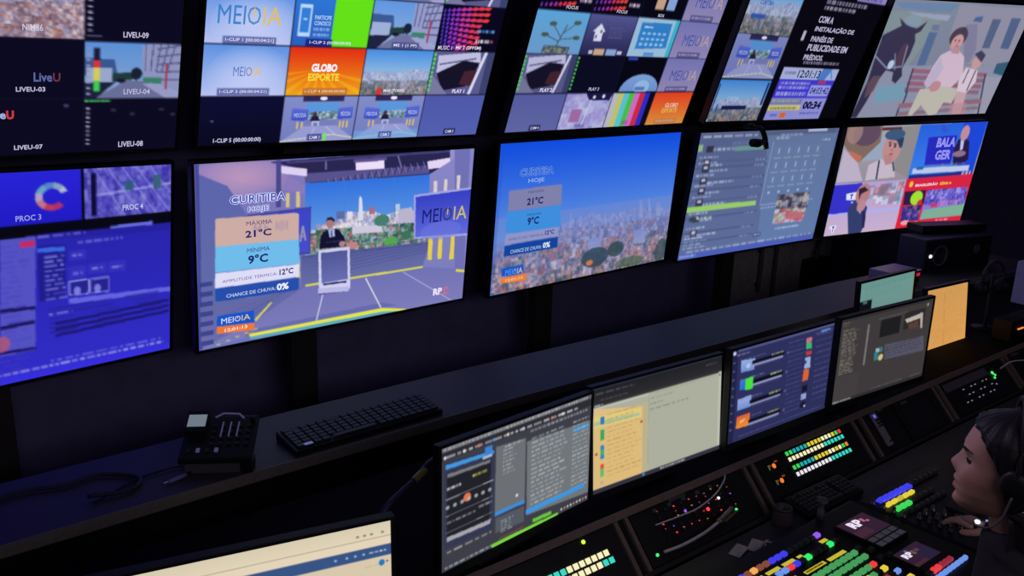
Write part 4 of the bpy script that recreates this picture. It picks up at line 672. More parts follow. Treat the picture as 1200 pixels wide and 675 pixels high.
def pic_M2():
    C = Canvas(180, 102, (172, 174, 158)); C.rect(0, 0, 1, .012, (46, 54, 80)); C.rect(0, .012, 1, .15, (34, 34, 38), (44, 44, 48)); C.rect(0, .15, 1, .175, (52, 52, 54)); C.scrib(.02, .05, .3, .012, (120, 120, 120), .6, 1, .05); C.scrib(.05, .115, .25, .012, (100, 100, 105), .6, 2); C.scrib(.86, .06, .96, .01, (130, 130, 130), .7, 3); C.scrib(.01, .155, .07, .018, (220, 225, 220), .9, 4, .04); C.rect(0, .175, .4, .2, (190, 190, 178))
    C.poly([(0.007,0.189),(0.357,0.289),(0.359,0.955),(0.008,1.011)], (222, 190, 130)); C.poly([(0.007,0.260),(0.348,0.302),(0.348,0.397),(0.007,0.367)], (226, 222, 130), None, .85); C.poly([(0.007,0.312),(0.329,0.339),(0.339,0.373),(0.007,0.350)], (135, 190, 180), None, .8); C.rect(0, .26, .4, .95, (216, 180, 110), None, .35)
    C.rows(.1, .27, .35, .9, 15, (170, 125, 70), .6, 5, .05, .25, .3)
    for q, c in (([(0.053,0.278),(0.081,0.280),(0.081,0.352),(0.053,0.350)], (50, 120, 190)), ([(0.053,0.402),(0.081,0.404),(0.081,0.501),(0.053,0.503)], (60, 165, 90)), ([(0.053,0.547),(0.079,0.549),(0.080,0.680),(0.053,0.682)], (60, 130, 190)), ([(0.053,0.590),(0.080,0.595),(0.080,0.646),(0.053,0.638)], (70, 175, 110)), ([(0.053,0.728),(0.078,0.730),(0.078,0.777),(0.053,0.775)], (220, 80, 50)), ([(0.053,0.775),(0.078,0.777),(0.078,0.850),(0.053,0.853)], (90, 190, 110)), ([(0.053,0.897),(0.075,0.898),(0.075,0.922),(0.054,0.922)], (170, 170, 160))): C.poly(q, c)
    C.ell((0.349,0.439), .009, .012, (190, 60, 50)); C.ell((0.025,0.621), .008, .013, (180, 60, 50)); C.line((.405, .22), (.4, .96), .003, (150, 150, 135))
    C.scrib(.42, .235, .6, .01, (120, 122, 115), .7, 6, .04); C.scrib(.41, .29, .52, .01, (100, 100, 98), .7, 7); C.scrib(.41, .345, .72, .01, (110, 112, 108), .8, 8, .05); C.scrib(.45, .19, .95, .01, (150, 152, 142), .7, 9); C.rect(.975, .165, 1, .95, (186, 188, 176)); C.rect(.978, .19, .99, .21, (90, 100, 110)); C.rect(0, .955, 1, 1, (52, 50, 64)); C.ell((.37, .975), .012, .015, (60, 130, 210)); C.scrib(.5, .968, .7, .018, (210, 210, 215), .9, 10, .012); return C
def pic_M3():
    C = Canvas(160, 90, (46, 48, 92)); C.rect(0, 0, 1, .03, (80, 82, 130)); C.rect(0, 0, .05, 1, (34, 36, 70)); C.ell((.02, .03), .014, .02, (200, 205, 235)); C.scrib(.04, .05, .16, .014, (150, 155, 200), .7, 1)
    for i in range(9): C.rect(.012, .12 + i * .09, .03, .14 + i * .09, (85, 88, 130))
    for i, (q, c1, c2) in enumerate((([(0.080,0.124),(0.207,0.141),(0.203,0.260),(0.084,0.257)], (150, 175, 225), (110, 140, 205)), ([(0.081,0.344),(0.199,0.333),(0.199,0.469),(0.082,0.441)], (60, 120, 215), (50, 100, 200)), ([(0.072,0.539),(0.195,0.533),(0.190,0.659),(0.071,0.660)], (155, 175, 228), (115, 140, 205)), ([(0.074,0.727),(0.190,0.725),(0.190,0.868),(0.069,0.857)], (230, 90, 40), (235, 150, 50)))):
        C.poly(q, c1, c2); v0 = .16 + i * .215; C.scrib(.08, v0 - .045, .3, .014, (130, 134, 180), .6, i); C.rect(.18, v0, .48, v0 + .04, (16, 16, 34)); C.scrib(.36, v0 - .012, .47, .02, (190, 205, 130), .9, i + 3, .015); C.rect(.18, v0 + .042, .47, v0 + .062, (150, 155, 195)); C.scrib(.2, v0 + .06, .45, .02, (90, 94, 140), .6, i + 7, .015); C.ell((.515, v0 + .03), .01, .015, (110, 114, 160), .7)
    C.poly([(0.130,0.339),(0.199,0.333),(0.199,0.469),(0.133,0.461)], (72, 225, 60)); C.ell((0.147,0.203), .02, .025, (190, 205, 240), .8); C.poly([(0.102,0.786),(0.149,0.772),(0.147,0.794),(0.105,0.816)], (240, 210, 170), None, .7)
    for q, c in (([(0.690,0.090),(0.749,0.092),(0.748,0.145),(0.691,0.141)], (200, 110, 130)), ([(0.692,0.146),(0.748,0.148),(0.754,0.221),(0.697,0.216)], (60, 180, 110)), ([(0.699,0.241),(0.756,0.244),(0.755,0.290),(0.700,0.286)], (190, 60, 60)), ([(0.695,0.308),(0.748,0.312),(0.753,0.443),(0.691,0.435)], (150, 175, 215)), ([(0.687,0.443),(0.745,0.450),(0.741,0.578),(0.684,0.581)], (215, 100, 50)), ([(0.684,0.635),(0.740,0.633),(0.742,0.708),(0.689,0.707)], (22, 22, 44)), ([(0.681,0.727),(0.734,0.725),(0.735,0.796),(0.682,0.795)], (150, 160, 210)), ([(0.679,0.819),(0.732,0.820),(0.733,0.892),(0.680,0.889)], (26, 26, 50))): C.poly(q, c)
    C.ell((0.725,0.878), .009, .012, (210, 215, 235)); C.ell((0.703,0.363), .01, .02, (30, 50, 110), .8)
    C.rows(.52, .08, .7, .92, 16, (92, 96, 150), .6, 5, .03, .25, .2); C.rows(.8, .08, .97, .9, 12, (112, 116, 165), .6, 6, .03, .2, .2); C.poly([(0.838,0.047),(0.937,0.044),(0.935,0.068),(0.840,0.072)], (90, 140, 215)); C.rect(.78, .06, .96, .065, (110, 115, 170)); C.scrib(.1, .95, .9, .012, (110, 115, 160), .6, 8, .03); return C
def pic_M4():
    C = Canvas(150, 85, (62, 58, 60)); C.rect(0, 0, 1, .03, (48, 46, 48)); C.rows(.025, .04, .09, .1, 2, (150, 140, 125), .6, 1, .03, .4); C.rows(.03, .13, .2, .66, 26, (158, 150, 128), .8, 2, .05, .55, .3); C.rect(.28, .13, .3, .62, (112, 108, 104)); C.rows(.28, .13, .3, .62, 22, (150, 146, 140), .7, 3, .02, .4, .1)
    C.rect(0, .685, .25, 1, (70, 66, 68), None, .5)
    C.scrib(.39, .09, .72, .014, (110, 108, 108), .6, 4); C.rect(.42, .12, .64, .33, (30, 29, 31)); C.rect(.68, .1, .92, .31, (44, 40, 42)); C.poly([(0.689,0.183),(0.881,0.154),(0.889,0.214),(0.716,0.234)], (185, 178, 170)); C.poly([(0.859,0.148),(0.895,0.152),(0.912,0.354),(0.887,0.346)], (175, 168, 160)); C.poly([(0.732,0.248),(0.854,0.242),(0.861,0.333),(0.748,0.318)], (88, 62, 52)); C.rect(.93, .05, .95, .08, (140, 160, 70))
    C.poly([(0.797,0.466),(0.938,0.451),(0.939,0.496),(0.803,0.506)], (96, 92, 90), None, .7); C.poly([(0.496,0.435),(0.947,0.467),(0.968,0.655),(0.514,0.622)], (84, 84, 100)); C.rows(.51, .47, .93, .62, 4, (44, 44, 60), .8, 6, .04, .35, .1); C.poly([(0.400,0.454),(0.472,0.459),(0.472,0.508),(0.406,0.506)], (150, 180, 190)); C.poly([(0.389,0.500),(0.433,0.502),(0.440,0.603),(0.396,0.601)], (50, 120, 135)); C.ell((0.467,0.578), .026, .04, (205, 190, 130)); C.poly([(0.437,0.448),(0.477,0.454),(0.482,0.499),(0.444,0.499)], (60, 110, 130))
    C.rect(0, .965, 1, 1, (46, 44, 48)); C.scrib(.01, .972, .2, .018, (200, 200, 205), .9, 7, .02); C.scrib(.4, .94, .75, .012, (120, 118, 120), .6, 8, .03); C.scrib(.85, .94, .97, .012, (140, 138, 140), .7, 9); return C
def pic_teal():
    C = Canvas(80, 45, (104, 146, 142)); C.rect(0, .12, 1, 1, (108, 150, 146), (110, 148, 140)); C.rows(.08, .1, .95, .9, 14, (84, 126, 128), .4, 1, .08, .3, .4)
    C.poly([(0, .34), (.22, .34), (.22, 1), (0, 1)], (14, 16, 24)); C.rect(.06, .36, .14, .4, (90, 120, 120)); C.rect(.97, .0, 1, 1, (130, 140, 100), None, .6); C.line((.6, .8), (1, .55), .03, (120, 125, 120)); return C
def pic_orange():
    C = Canvas(60, 48, (214, 158, 88)); C.rect(0, 0, 1, 1, (208, 154, 86), (222, 160, 88)); C.rows(.06, .08, .95, .92, 20, (176, 126, 70), .45, 1, .1, .35, .35); C.line((.42, .1), (.44, .9), .008, (170, 120, 66)); return C
# ================================================================== setting
def struct(name, mb, m, **k):
    o = mb.build(name, m, None, **k); o['kind'] = 'structure'; return o
struct('floor', MB().box(-3, 8, -2.6, 3.3, -.1, 0), FLOORM)
struct('ceiling', MB().box(-3, 8, -2.6, 3.3, 3.0, 3.1), CEILM)
struct('wall_back', MB().box(-3, 8, 3.2, 3.3, 0, 3.0), WALLM)
struct('wall_left', MB().box(-3.1, -3, -2.6, 3.3, 0, 3.0), WALLM)
struct('wall_right', MB().box(8, 8.1, -2.6, 3.3, 0, 3.0), WALLM)
struct('wall_front', MB().box(-3, 8, -2.7, -2.6, 0, 3.0), WALLM)
struct('baseboard_back', MB().box(-3, 8, 3.185, 3.2, 0, .12), DARK)
struct('trim_1', MB().box(4.62, 5.42, 3.17, 3.2, .12, 1.25), WALLP)
struct('trim_2', MB().box(5.46, 5.98, 3.17, 3.2, .12, 1.25), WALLP)

# mounting posts of the video wall
for i, (x, y) in enumerate(((.42, 2.97), (1.5, 2.97), (2.8, 2.97), (4.2, 2.88), (5.45, 2.66))):
    where = ['under the blue editing television at the far left', 'under the television with the studio weather card', 'under the television with the city skyline', 'under the television with the playout list', 'under the four-channel television'][i]
    t = thing('mounting_post', 'dark steel post standing on the floor %s' % where, 'post', (x, y, 0), group='posts carrying the television wall')
    MB().box(-.055, .055, -.03, .03, .012, 2.55).build('post', STEEL, t, .004)
    MB().box(-.12, .12, -.1, .1, 0, .012).build('foot_plate', STEEL, t, .002)
    for z in (1.3, 2.0): MB().box(-.2, .2, -.04, -.028, z - .03, z + .03).build('cross_bar', STEEL, t, .002)

# conduits and box on the grey wall panel right of the playout television
for x, z0, z1, nm in ((5.02, .5, .84, 'short pale wall conduit under the playout list television'), (5.2, .12, 1.02, 'tall dark wall conduit beside the seam of the grey panels'), (5.76, .62, 1.02, 'thin pale wall conduit above the black junction box')):
    t = thing('wall_conduit', nm, 'conduit', (x, 3.15, z0)); MB().lathe([(.014, 0), (.014, z1 - z0)], n=12).build('pipe', GREYP, t, smooth=False)
    for q in (.15, .85): MB().box(-.025, .025, .0, .05, (z1 - z0) * q - .01, (z1 - z0) * q + .01).build('clip', STEEL, t, .001)
t = thing('junction_box', 'black junction box on the wall under the gap between the two right lower televisions', 'box', (5.72, 3.13, .5))
MB().box(-.14, .14, -.05, .07, -.4, .15).build('box_body', DARK, t, .008); MB().box(-.12, .12, -.056, -.05, .015, .135).build('lid', BLACK, t, .002)
MB().tube(curve_pts([(-.05, -.02, .15), (-.06, -.03, .22), (-.02, -.03, .30), (.0, -.02, .5)]), .01).build('cable', GREYP, t, smooth=True)

# ================================================================== televisions
television('television showing incoming live feeds and a city street, top row far left', (.444, 2.712, 1.989), (2.1, 18.5, 0), 1.137, pic_T1(), .95)
television('television showing clip cards, camera and player tiles with the orange sports card', (1.634, 2.674, 1.993), (-1.6, 20.4, .2), 1.137, pic_T2())
television('television showing sixteen tiles with vertical colour bars in its bottom row', (2.933, 2.622, 2.036), (3.1, 19.4, .2), 1.246, pic_T3(), .95)
television('television with a clock, teleprompter words and three pictures stacked on its left', (4.217, 2.534, 2.064), (.6, 18.1, -.5), 1.295, pic_T4(), .92)
television('television showing a horse beside a bench with two people seated', (5.502, 2.346, 2.062), (-13.3, 17.9, 1.2), 1.246, pic_T5(), 1.0)
television('television showing a blue tinted editing desktop under two small previews', (.415, 2.849, 1.305), (8.6, 6.7, -1.3), 1.19, pic_B1(), .95)
television('television showing the news studio, presenter at lectern and weather card', (1.645, 2.838, 1.300), (.9, 5.5, -.1), 1.186, pic_B2())
television('television showing a hazy city skyline under blue sky with weather card', (2.976, 2.822, 1.310), (.2, 4.6, .5), 1.222, pic_B3())
television('television showing a grey-blue playout list with one bright green row', (4.282, 2.730, 1.308), (-3.9, 7.3, -.1), 1.246, pic_B4())
television('television split into four channels, boy in cap above and red sports panel', (5.531, 2.475, 1.333), (-15.9, 8.2, 1.5), 1.234, pic_B5())

# gooseneck microphone hanging in front of the playout list television
t = thing('gooseneck_microphone', 'small black microphone on a bent gooseneck hanging in front of the playout list television', 'microphone', (3.93, 2.60, 1.68))
MB().tube(curve_pts([(.0, .04, .01), (.0, .0, .012), (.03, -.03, .0), (.055, -.04, -.04), (.075, -.045, -.10)]), [.005] * 8 + [.010] * 8 + [.014] * 16 + [.017]).build('gooseneck', BLACK, t, smooth=True)
MB().tube([(.062, -.042, -.045), (.035, -.045, -.066), (-.01, -.045, -.07), (-.06, -.045, -.066), (-.075, -.045, -.064)], [.009, .014, .023, .022, .012], 14).build('capsule', BLACK, t, smooth=True)
MB().box(-.02, .02, .0, .05, .0, .025).build('clamp', DARK, t, .003)

# ================================================================== long counter under the television wall
FR = [(-1.2, 2.13), (.28, 2.12), (.91, 2.11), (1.84, 2.08), (3.02, 2.01), (4.32, 1.94), (5.1, 1.86), (5.9, 1.70)]
def off(i, d): return (FR[i][0] + d * (0.02 + .05 * max(0, i - 2)), FR[i][1] + d)
def ribbon(m, d0, d1, z0, z1):
    for i in range(len(FR) - 1):
        a, b, c, d = off(i, d0), off(i + 1, d0), off(i + 1, d1), off(i, d1); n = len(m.v)
        m.v += [(*p, z) for z in (z0, z1) for p in (a, b, c, d)]
        for f in ((0, 3, 2, 1), (4, 5, 6, 7), (0, 1, 5, 4), (2, 3, 7, 6)) + (((0, 4, 7, 3),) if i == 0 else ()) + (((1, 2, 6, 5),) if i == len(FR) - 2 else ()): m.f.append([n + k for k in f]); m.m.append(m.mi)
    return m
t = thing('long_counter', 'long dark counter with a pale front edge running under the television wall', 'counter', (0, 0, 0))
ribbon(MB(), 0.004, .34, .82, .85).build('worktop', COUNTER, t)
ribbon(MB(), 0, .004, .818, .851).build('front_edge', FASCIA, t)
ribbon(MB(), .06, .09, .05, .82).build('front_panel', DARK, t)
for i in range(len(FR)): x, y = off(i, .2); MB().box(x - .02, x + .02, y - .1, y + .12, 0, .82).build('support_panel', DARK, t)

# black keyboard on the counter
def place(px, py, pz, yaw):
    return dict(loc=(px, py, pz), rot=(0, 0, math.radians(yaw)))
def keyboard(label, W, D, loc, rot, rows=6, cols=18, skip=()):
    t = thing('computer_keyboard', label, 'keyboard', loc, rot)
    MB().prism([(-W / 2, -D / 2), (W / 2, -D / 2), (W / 2, D / 2), (-W / 2, D / 2)], 0, .016, lambda x, y, z: (x, y, z + (y / D + .5) * .014 * (z > 0))).build('keyboard_body', BLACK, t, .003)
    pw, pd = (W - .02) / cols, (D - .02) / rows; first = None
    a = math.atan(.014 / D)
    for r in range(rows):
        c = 0
        while c < cols:
            w = 1
            if r == 0 and c == 4: w = 6
            x = -W / 2 + .01 + (c + w / 2) * pw; y = -D / 2 + .01 + (r + .5) * pd; z = .0165 + (y / D + .5) * .014
            if (cols * .62 < c < cols * .66) or (r == rows - 1 and c in (1, 6)): c += 1; continue
            if w == 1 and first is not None: k = copy_to(first, t, (x, y, z))
            else:
                hw = pw * w / 2 - .0012; k = MB().prism([(-hw, -pd / 2 + .0012), (hw, -pd / 2 + .0012), (hw, pd / 2 - .0012), (-hw, pd / 2 - .0012)], 0, .007, lambda X, Y, Z: (X * (1 - .14 * (Z > 0)), Y * (1 - .14 * (Z > 0)), Z)).build('key', KEYC, t)
                k.location = (x, y, z)
                if w == 1: first = k
            k.rotation_euler = (a, 0, 0); c += w
    return t
kb = keyboard('wide black keyboard lying near the front edge of the long counter', .53, .135, (1.31, 2.19, .851), (0, 0, math.radians(-.5)), 6, 18)
o = MB().box(-.232, -.205, -.062, -.048, .0255, .0262).build('indicator_label', glow('pale_label', (120, 120, 190), .5), kb)

# control telephone with tilted display
t = thing('desk_phone', 'dark desk phone with a tilted pale display on the left of the counter', 'phone', (.86, 2.225, .851), (0, 0, math.radians(-34))); t.scale = (1, .82, .86)
def wedge(x, y, z): return (x, y, z + (y + .1) * .38 * (z > .03))
MB().box(-.1, .1, -.095, .095, .035, .055, wedge).build('phone_body', BLACK, t, .004)
MB().box(-.085, .065, -.085, .07, 0, .035).build('stand_base', GREYP, t, .003); MB().box(.07, .1, -.09, -.02, 0, .04).build('stand_foot', BLACK, t, .004)
def ph(x, y, z): return (x, y, z + .056 + (y + .1) * .38)
MB().box(-.095, -.035, -.01, .075, .002, .022, lambda x, y, z: (x, y, z + .056 + (y + .1) * .45)).build('display_housing', BLACK, t, .002)
MB().box(-.09, -.04, .008, .056, .0222, .0232, lambda x, y, z: (x, y, z + .056 + (y + .1) * .45)).build('display', glow('pale_display', (150, 165, 180), .5), t)
first = None
for r in range(4):
    for q in range(5):
        k = MB().box(-.006, .006, -.005, .005, 0, .006).build('phone_key', KEYC, t) if first is None else copy_to(first, t, (0, 0, 0)); first = first or k
        k.location = ph(-.018 + q * .024, -.035 + r * .026, 0); k.rotation_euler = (math.atan(.38), 0, 0)
LV = glow('violet_marks', (112, 110, 165), .28)
for q in range(3):
    MB().box(.002 + q * .022, .006 + q * .022, -.01, .055, .0065, .0072, ph).build('marker_strip', LV, t)
MB().tube([ph(-.02, .07, .012), ph(.0, .085, .014), ph(.045, .082, .014), ph(.06, .065, .012)], .003).build('wire_loop', LV, t, smooth=True)
for q in range(4): MB().box(-.08 + q * .025, -.07 + q * .025, -.07, -.055, 0, .005, ph).build('function_key', LV if q % 2 else KEYC, t, .001)
MB().lathe([(.007, 0), (.006, .012), (.009, .016), (.004, .02)], (.085, .06, 0), 12, ph).build('knob', BLACK, t, smooth=True)
# a cable plug beside it and dark coiled cables
t = thing('cable_plug', 'small violet-grey cable plug lying left of the desk phone', 'plug', (.715, 2.19, .851), (0, 0, .25))
MB().tube([(-.02, 0, .006), (.035, 0, .006)], .006, 10).build('plug_body', mat('violet_plug', (130, 125, 190), .4), t, smooth=True); MB().tube([(-.035, 0, .006), (-.02, 0, .006)], .003, 8).build('plug_tip', mat('plug_metal', (170, 170, 180), .3, .9), t)
MB().tube(curve_pts([(.035, 0, .006), (.06, .01, .005), (.05, .06, .005), (-.06, .08, .005), (-.2, .05, .005)]), .003).build('cable', BLACK, t, smooth=True)
t = tag(MB().tube(curve_pts([(.2, 2.32, .856), (.36, 2.36, .858), (.48, 2.33, .858), (.56, 2.34, .858), (.64, 2.26, .858), (.60, 2.2, .858), (.5, 2.22, .864)], 10), .006).build('loose_cable', mat('cable_dark', (44, 42, 58), .6), smooth=True), 'dark loose cable lying on the far left end of the counter', 'cable')

# loudspeaker, equipment box above it and small unit with red display
t = thing('studio_loudspeaker', 'black loudspeaker lying on its side with a round cone and white light', 'speaker', (5.33, 2.09, .851), (0, 0, math.radians(-15.5)))
MB().box(-.29, .29, -.09, .10, 0, .2).build('cabinet', mat('speaker_cabinet', (58, 52, 74), .45), t, .008)
MB().box(-.28, .28, -.094, -.089, .01, .19).build('front_baffle', BLACK, t, .002)
cy = lambda cx, cz: (lambda x, y, z: (cx + x, -.094 - z, cz + y))
MB().lathe([(.062, 0), (.064, .006), (.056, .008), (.045, -.006), (.016, -.02), (.015, -.014), (.0, -.008)], (0, 0, 0), 32, cy(-.165, .10)).build('cone', mat('cone_rubber', (90, 86, 98), .4), t, smooth=True)
MB().lathe([(.028, 0), (.028, .004), (.02, .004), (.0, -.002)], (0, 0, 0), 24, cy(.15, .12)).build('tweeter', mat('cone_rubber', (90, 86, 98), .4), t, smooth=True)
MB().lathe([(.011, 0), (.010, .004), (.0, .006)], (0, 0, 0), 16, cy(-.245, .10)).build('power_light', glow('white_light', (255, 255, 255), 1.6), t, smooth=True)
t = thing('flat_equipment_box', 'flat black equipment box resting on top of the loudspeaker', 'box', (5.42, 2.14, 1.053), (0, 0, math.radians(-24)))
MB().box(-.24, .24, -.07, .07, .006, .05).build('casing', BLACK, t, .004); MB().box(-.22, .22, -.06, .06, 0, .006).build('base_plate', DARK, t)
MB().lathe([(.006, 0), (.005, .003), (0, .004)], (0, 0, 0), 12, lambda x, y, z: (-.2 + x, -.07 - z, .03 + y)).build('button', GREYP, t)
t = thing('small_switch_unit', 'low violet-topped unit with a red display left of the loudspeaker', 'equipment', (4.66, 2.06, .851), (0, 0, math.radians(-5)))
MB().box(-.14, .11, -.07, .09, .0, .085).build('casing', mat('violet_casing', (150, 128, 176), .4), t, .005); MB().box(-.13, .10, -.074, -.069, .01, .078).build('front_panel', BLACK, t, .001)
RED = glow('red_display', (225, 35, 75), .8)
for q in range(3): MB().box(.0 + q * .035, .025 + q * .035, -.077, -.074, .05, .066).build('red_digit', RED, t)
MB().box(-.1, .1, -.077, -.074, .082, .0845).build('light_line', glow('pink_line', (190, 110, 160), .6), t)

# ================================================================== operators' console
def rail_y(x): return 1.38 - .045 * (x - 1.15)
NY, NZ = -.743, .67
def sl(x, s, n): return (x, rail_y(x) - .67 * s + NY * n, .8 - .743 * s + NZ * n)      # console slope: x along, s down, n outwards
t = thing('control_console', 'long dark control console with a sloped equipment bay and flat desk', 'desk')
MB().box(-.7, 5.6, .62, 1.24, .66, .69, lambda x, y, z: (x, y - .045 * (x - 1.15) * (y > 1), z)).build('desktop', DESK, t, .003)
MB().box(-.7, 5.6, 0, .17, -.05, -.006, sl).build('bay_back', BLACK, t)
m = MB().box(-.7, 5.6, 0.0, .60, .77, .797, lambda x, y, z: (x, rail_y(x) + y, z)); m.build('rear_deck', mat('deck_black', (9, 9, 11), .8, spec=.08), t)
MB().box(-.7, 5.6, -.016, .006, -.006, .008, sl).build('front_rail', RAIL, t, .002)
MB().box(-.7, 5.6, .158, .172, -.006, .004, sl).build('lower_rail', STEEL, t, .001)
SP = [-.2, .45, 1.02, 1.585, 1.625, 2.145, 2.185, 2.76, 2.815, 3.34, 3.38, 3.96, 4.0, 4.6, 5.2]
for x in SP: MB().box(x - .007, x + .007, .006, .158, -.006, .006, sl).build('bay_divider', RAIL if 1 < x < 4.1 else STEEL, t, .001)
MB().box(-.7, 5.6, 1.10, 1.13, 0.05, .66, lambda x, y, z: (x, y - .045 * (x - 1.15), z)).build('modesty_panel', DARK, t)
for x in (-.68, 1.0, 2.6, 4.2, 5.55): MB().box(x - .02, x + .02, .7, 1.7, 0, .66).build('pedestal', DARK, t)
MB().box(-.7, 5.6, .44, .47, .05, .77, lambda x, y, z: (x, rail_y(x) + y, z)).build('rear_panel', DARK, t)

class SlopeThing:
    def __init__(s, name, label, cat, x0, x1, s1=.155, m=PANEL, group=None):
        xc = (x0 + x1) / 2; o = sl(xc, 0, 0); s.o = Vector(o); s.xc = xc
        s.t = thing(name, label, cat, o, group=group)
        s.box('front_plate', x0 + .002, x1 - .002, .008, s1, -.004, .001, m, .0008)
    def fn(s, x, a, n): return tuple(Vector(sl(x, a, n)) - s.o)
    def box(s, name, x0, x1, s0, s1, n0, n1, m, bev=0.): return MB().box(x0, x1, s0, s1, n0, n1, s.fn).build(name, m, s.t, bev)
    def disc(s, name, x, a, r, h, m, n0=.001, smooth=True): return MB().lathe([(r, n0), (r, n0 + h * .7), (r * .8, n0 + h), (0, n0 + h)], (x, a, 0), 14, s.fn).build(name, m, s.t, smooth=smooth)
CY = glow('cyan_key', (60, 215, 195), 1.0); CREAM = glow('cream_key', (250, 240, 190), 1.0); WHITE = glow('white_key', (235, 232, 240), 1.0)
GRN = glow('green_key', (60, 215, 90), 1.0); YEL = glow('yellow_key', (225, 205, 60), 1.0); ORG = glow('orange_key', (245, 130, 50), 1.0)
REDK = glow('red_key', (235, 60, 60), 1.0); TEAL = glow('teal_key', (35, 170, 175), 1.0)
LED_G = glow('green_led', (60, 235, 110), 1.4); LED_Y = glow('lime_led', (185, 235, 60), 1.6)
# module 1
s = SlopeThing('router_panel', 'router control panel with cream and cyan lit keys and a lime light', 'control panel', 1.03, 1.575)
s.disc('indicator_light', 1.462, .02, .0055, .004, LED_Y)
s.box('name_plate', 1.335, 1.385, .028, .042, .001, .002, DARK); s.box('name_plate', 1.452, 1.505, .030, .044, .001, .002, DARK)
for r, (sa, xe) in enumerate(((.068, 1.515), (.09, 1.522))):
    for k in range(16):
        x = xe - k * .0215
        c = (CREAM if k < 7 else CY) if r == 0 else (CY if k < 2 else CREAM)
        s.box('button', x - .0078, x + .0078, sa - .0078, sa + .0078, .001, .004, c, .001)
# module 2
s = SlopeThing('patch_bay', 'dark patch panel covered in tiny red lights with two loose cables', 'control panel', 1.64, 2.13)
s.box('name_plate', 1.80, 1.87, .002, .014, .001, .002, GREYP)
rl = [glow('dim_red_light', (190, 60, 75), .9), glow('bright_red_light', (255, 60, 70), 1.4), glow('violet_light', (130, 90, 220), 1.2), glow('pink_light', (190, 110, 150), .7), glow('amber_light', (190, 140, 60), .8)]
rr = random.Random(4)
for k in range(10):
    for r in range(5):
        x = 1.735 + k * .033; a = .03 + r * .017 + rr.uniform(-.004, .004)
        s.disc('knob', x, a, .0042, .008, KEYC if rr.random() < .6 else DARK)
        if rr.random() < .62: s.disc('light', x + .006, a - .004, rr.choice((.0016, .002, .0026)), .003, rr.choice((rl[0], rl[0], rl[1], rl[3], rl[2], rl[4])))
s.disc('bright_light', 1.925, .074, .0055, .004, rl[1]); s.disc('bright_light', 1.985, .058, .004, .004, glow('white_light', (255, 255, 255), 1.0)); s.disc('bright_light', 1.84, .052, .004, .004, rl[2])
s.disc('green_light', 1.672, .128, .0045, .004, LED_G); s.disc('green_light', 2.03, .108, .004, .004, LED_G)
for i, x in enumerate((1.74, 1.80, 1.86, 1.92, 1.98)): s.box('name_tile', x - .012, x + .004, .014, .024, .001, .002, GREYP)
P = lambda L: curve_pts([Vector(sl(*q)) for q in L])
CAB = mat('grey_cable', (200, 192, 205), .5)
tag(MB().tube(P([(1.71, .055, .006), (1.79, .06, .03), (1.86, .06, .035), (1.95, .045, .03), (2.02, .02, .02), (2.05, .005, .008)]), .0022, 8).build('patch_cable', CAB, smooth=True), 'thin grey cable crossing the middle of the red-lit patch panel', 'cable')
t = thing('microphone_cable', 'grey cable with a metal connector along the lower edge of the patch panel', 'cable', sl(1.9, .13, 0)); o0 = Vector(sl(1.9, .13, 0))
MB().tube([v - o0 for v in P([(1.69, .128, .012), (1.76, .132, .02), (1.84, .128, .028), (1.91, .118, .03)])], .0042, 8).build('lead', CAB, t, smooth=True)
MB().tube([v - o0 for v in P([(1.91, .118, .03), (1.95, .11, .03), (1.985, .10, .03)])], .009, 12).build('connector', mat('connector_metal', (150, 145, 140), .3, .8), t, smooth=True)
MB().tube([v - o0 for v in P([(1.93, .124, .034), (2.0, .112, .03)])], .003, 8).build('latch', mat('olive_latch', (120, 120, 60), .4), t)
# module 3
s = SlopeThing('source_selector_panel', 'panel with four long rows of cyan, yellow and white lit keys', 'control panel', 2.195, 2.75)
rowc = [[GRN, GRN] + [TEAL] * 4 + [YEL] * 4 + [CREAM] * 3 + [YEL, GRN, REDK], [CREAM] * 10 + [CY] * 6, [GRN, GRN] + [TEAL] * 4 + [YEL] * 4 + [CREAM] * 2 + [YEL, CREAM, GRN, ORG], [WHITE] * 10 + [CY] * 6]
for r, sa in enumerate((.020, .040, .068, .091)):
    for k in range(16):
        x = 2.362 + k * .0204 + (r // 2) * .0
        s.box('button', x - .0066, x + .0066, sa - .0066, sa + .0066, .001, .003, rowc[r][k], .001)
DIM = glow('dim_orange', (150, 70, 35), .6)
for a in (.038, .088):
    s.box('readout', 2.245, 2.30, a - .012, a + .012, .001, .002, mat('readout_glass', (26, 20, 18), .2)); s.disc('orange_digit', 2.276, a, .008, .003, ORG); s.disc('digit', 2.258, a - .004, .004, .002, DIM); s.box('digit', 2.248, 2.252, a - .008, a + .008, .002, .003, glow('olive_light', (110, 120, 50), .6)); s.box('digit', 2.285, 2.30, a - .014, a - .008, .002, .003, DIM)
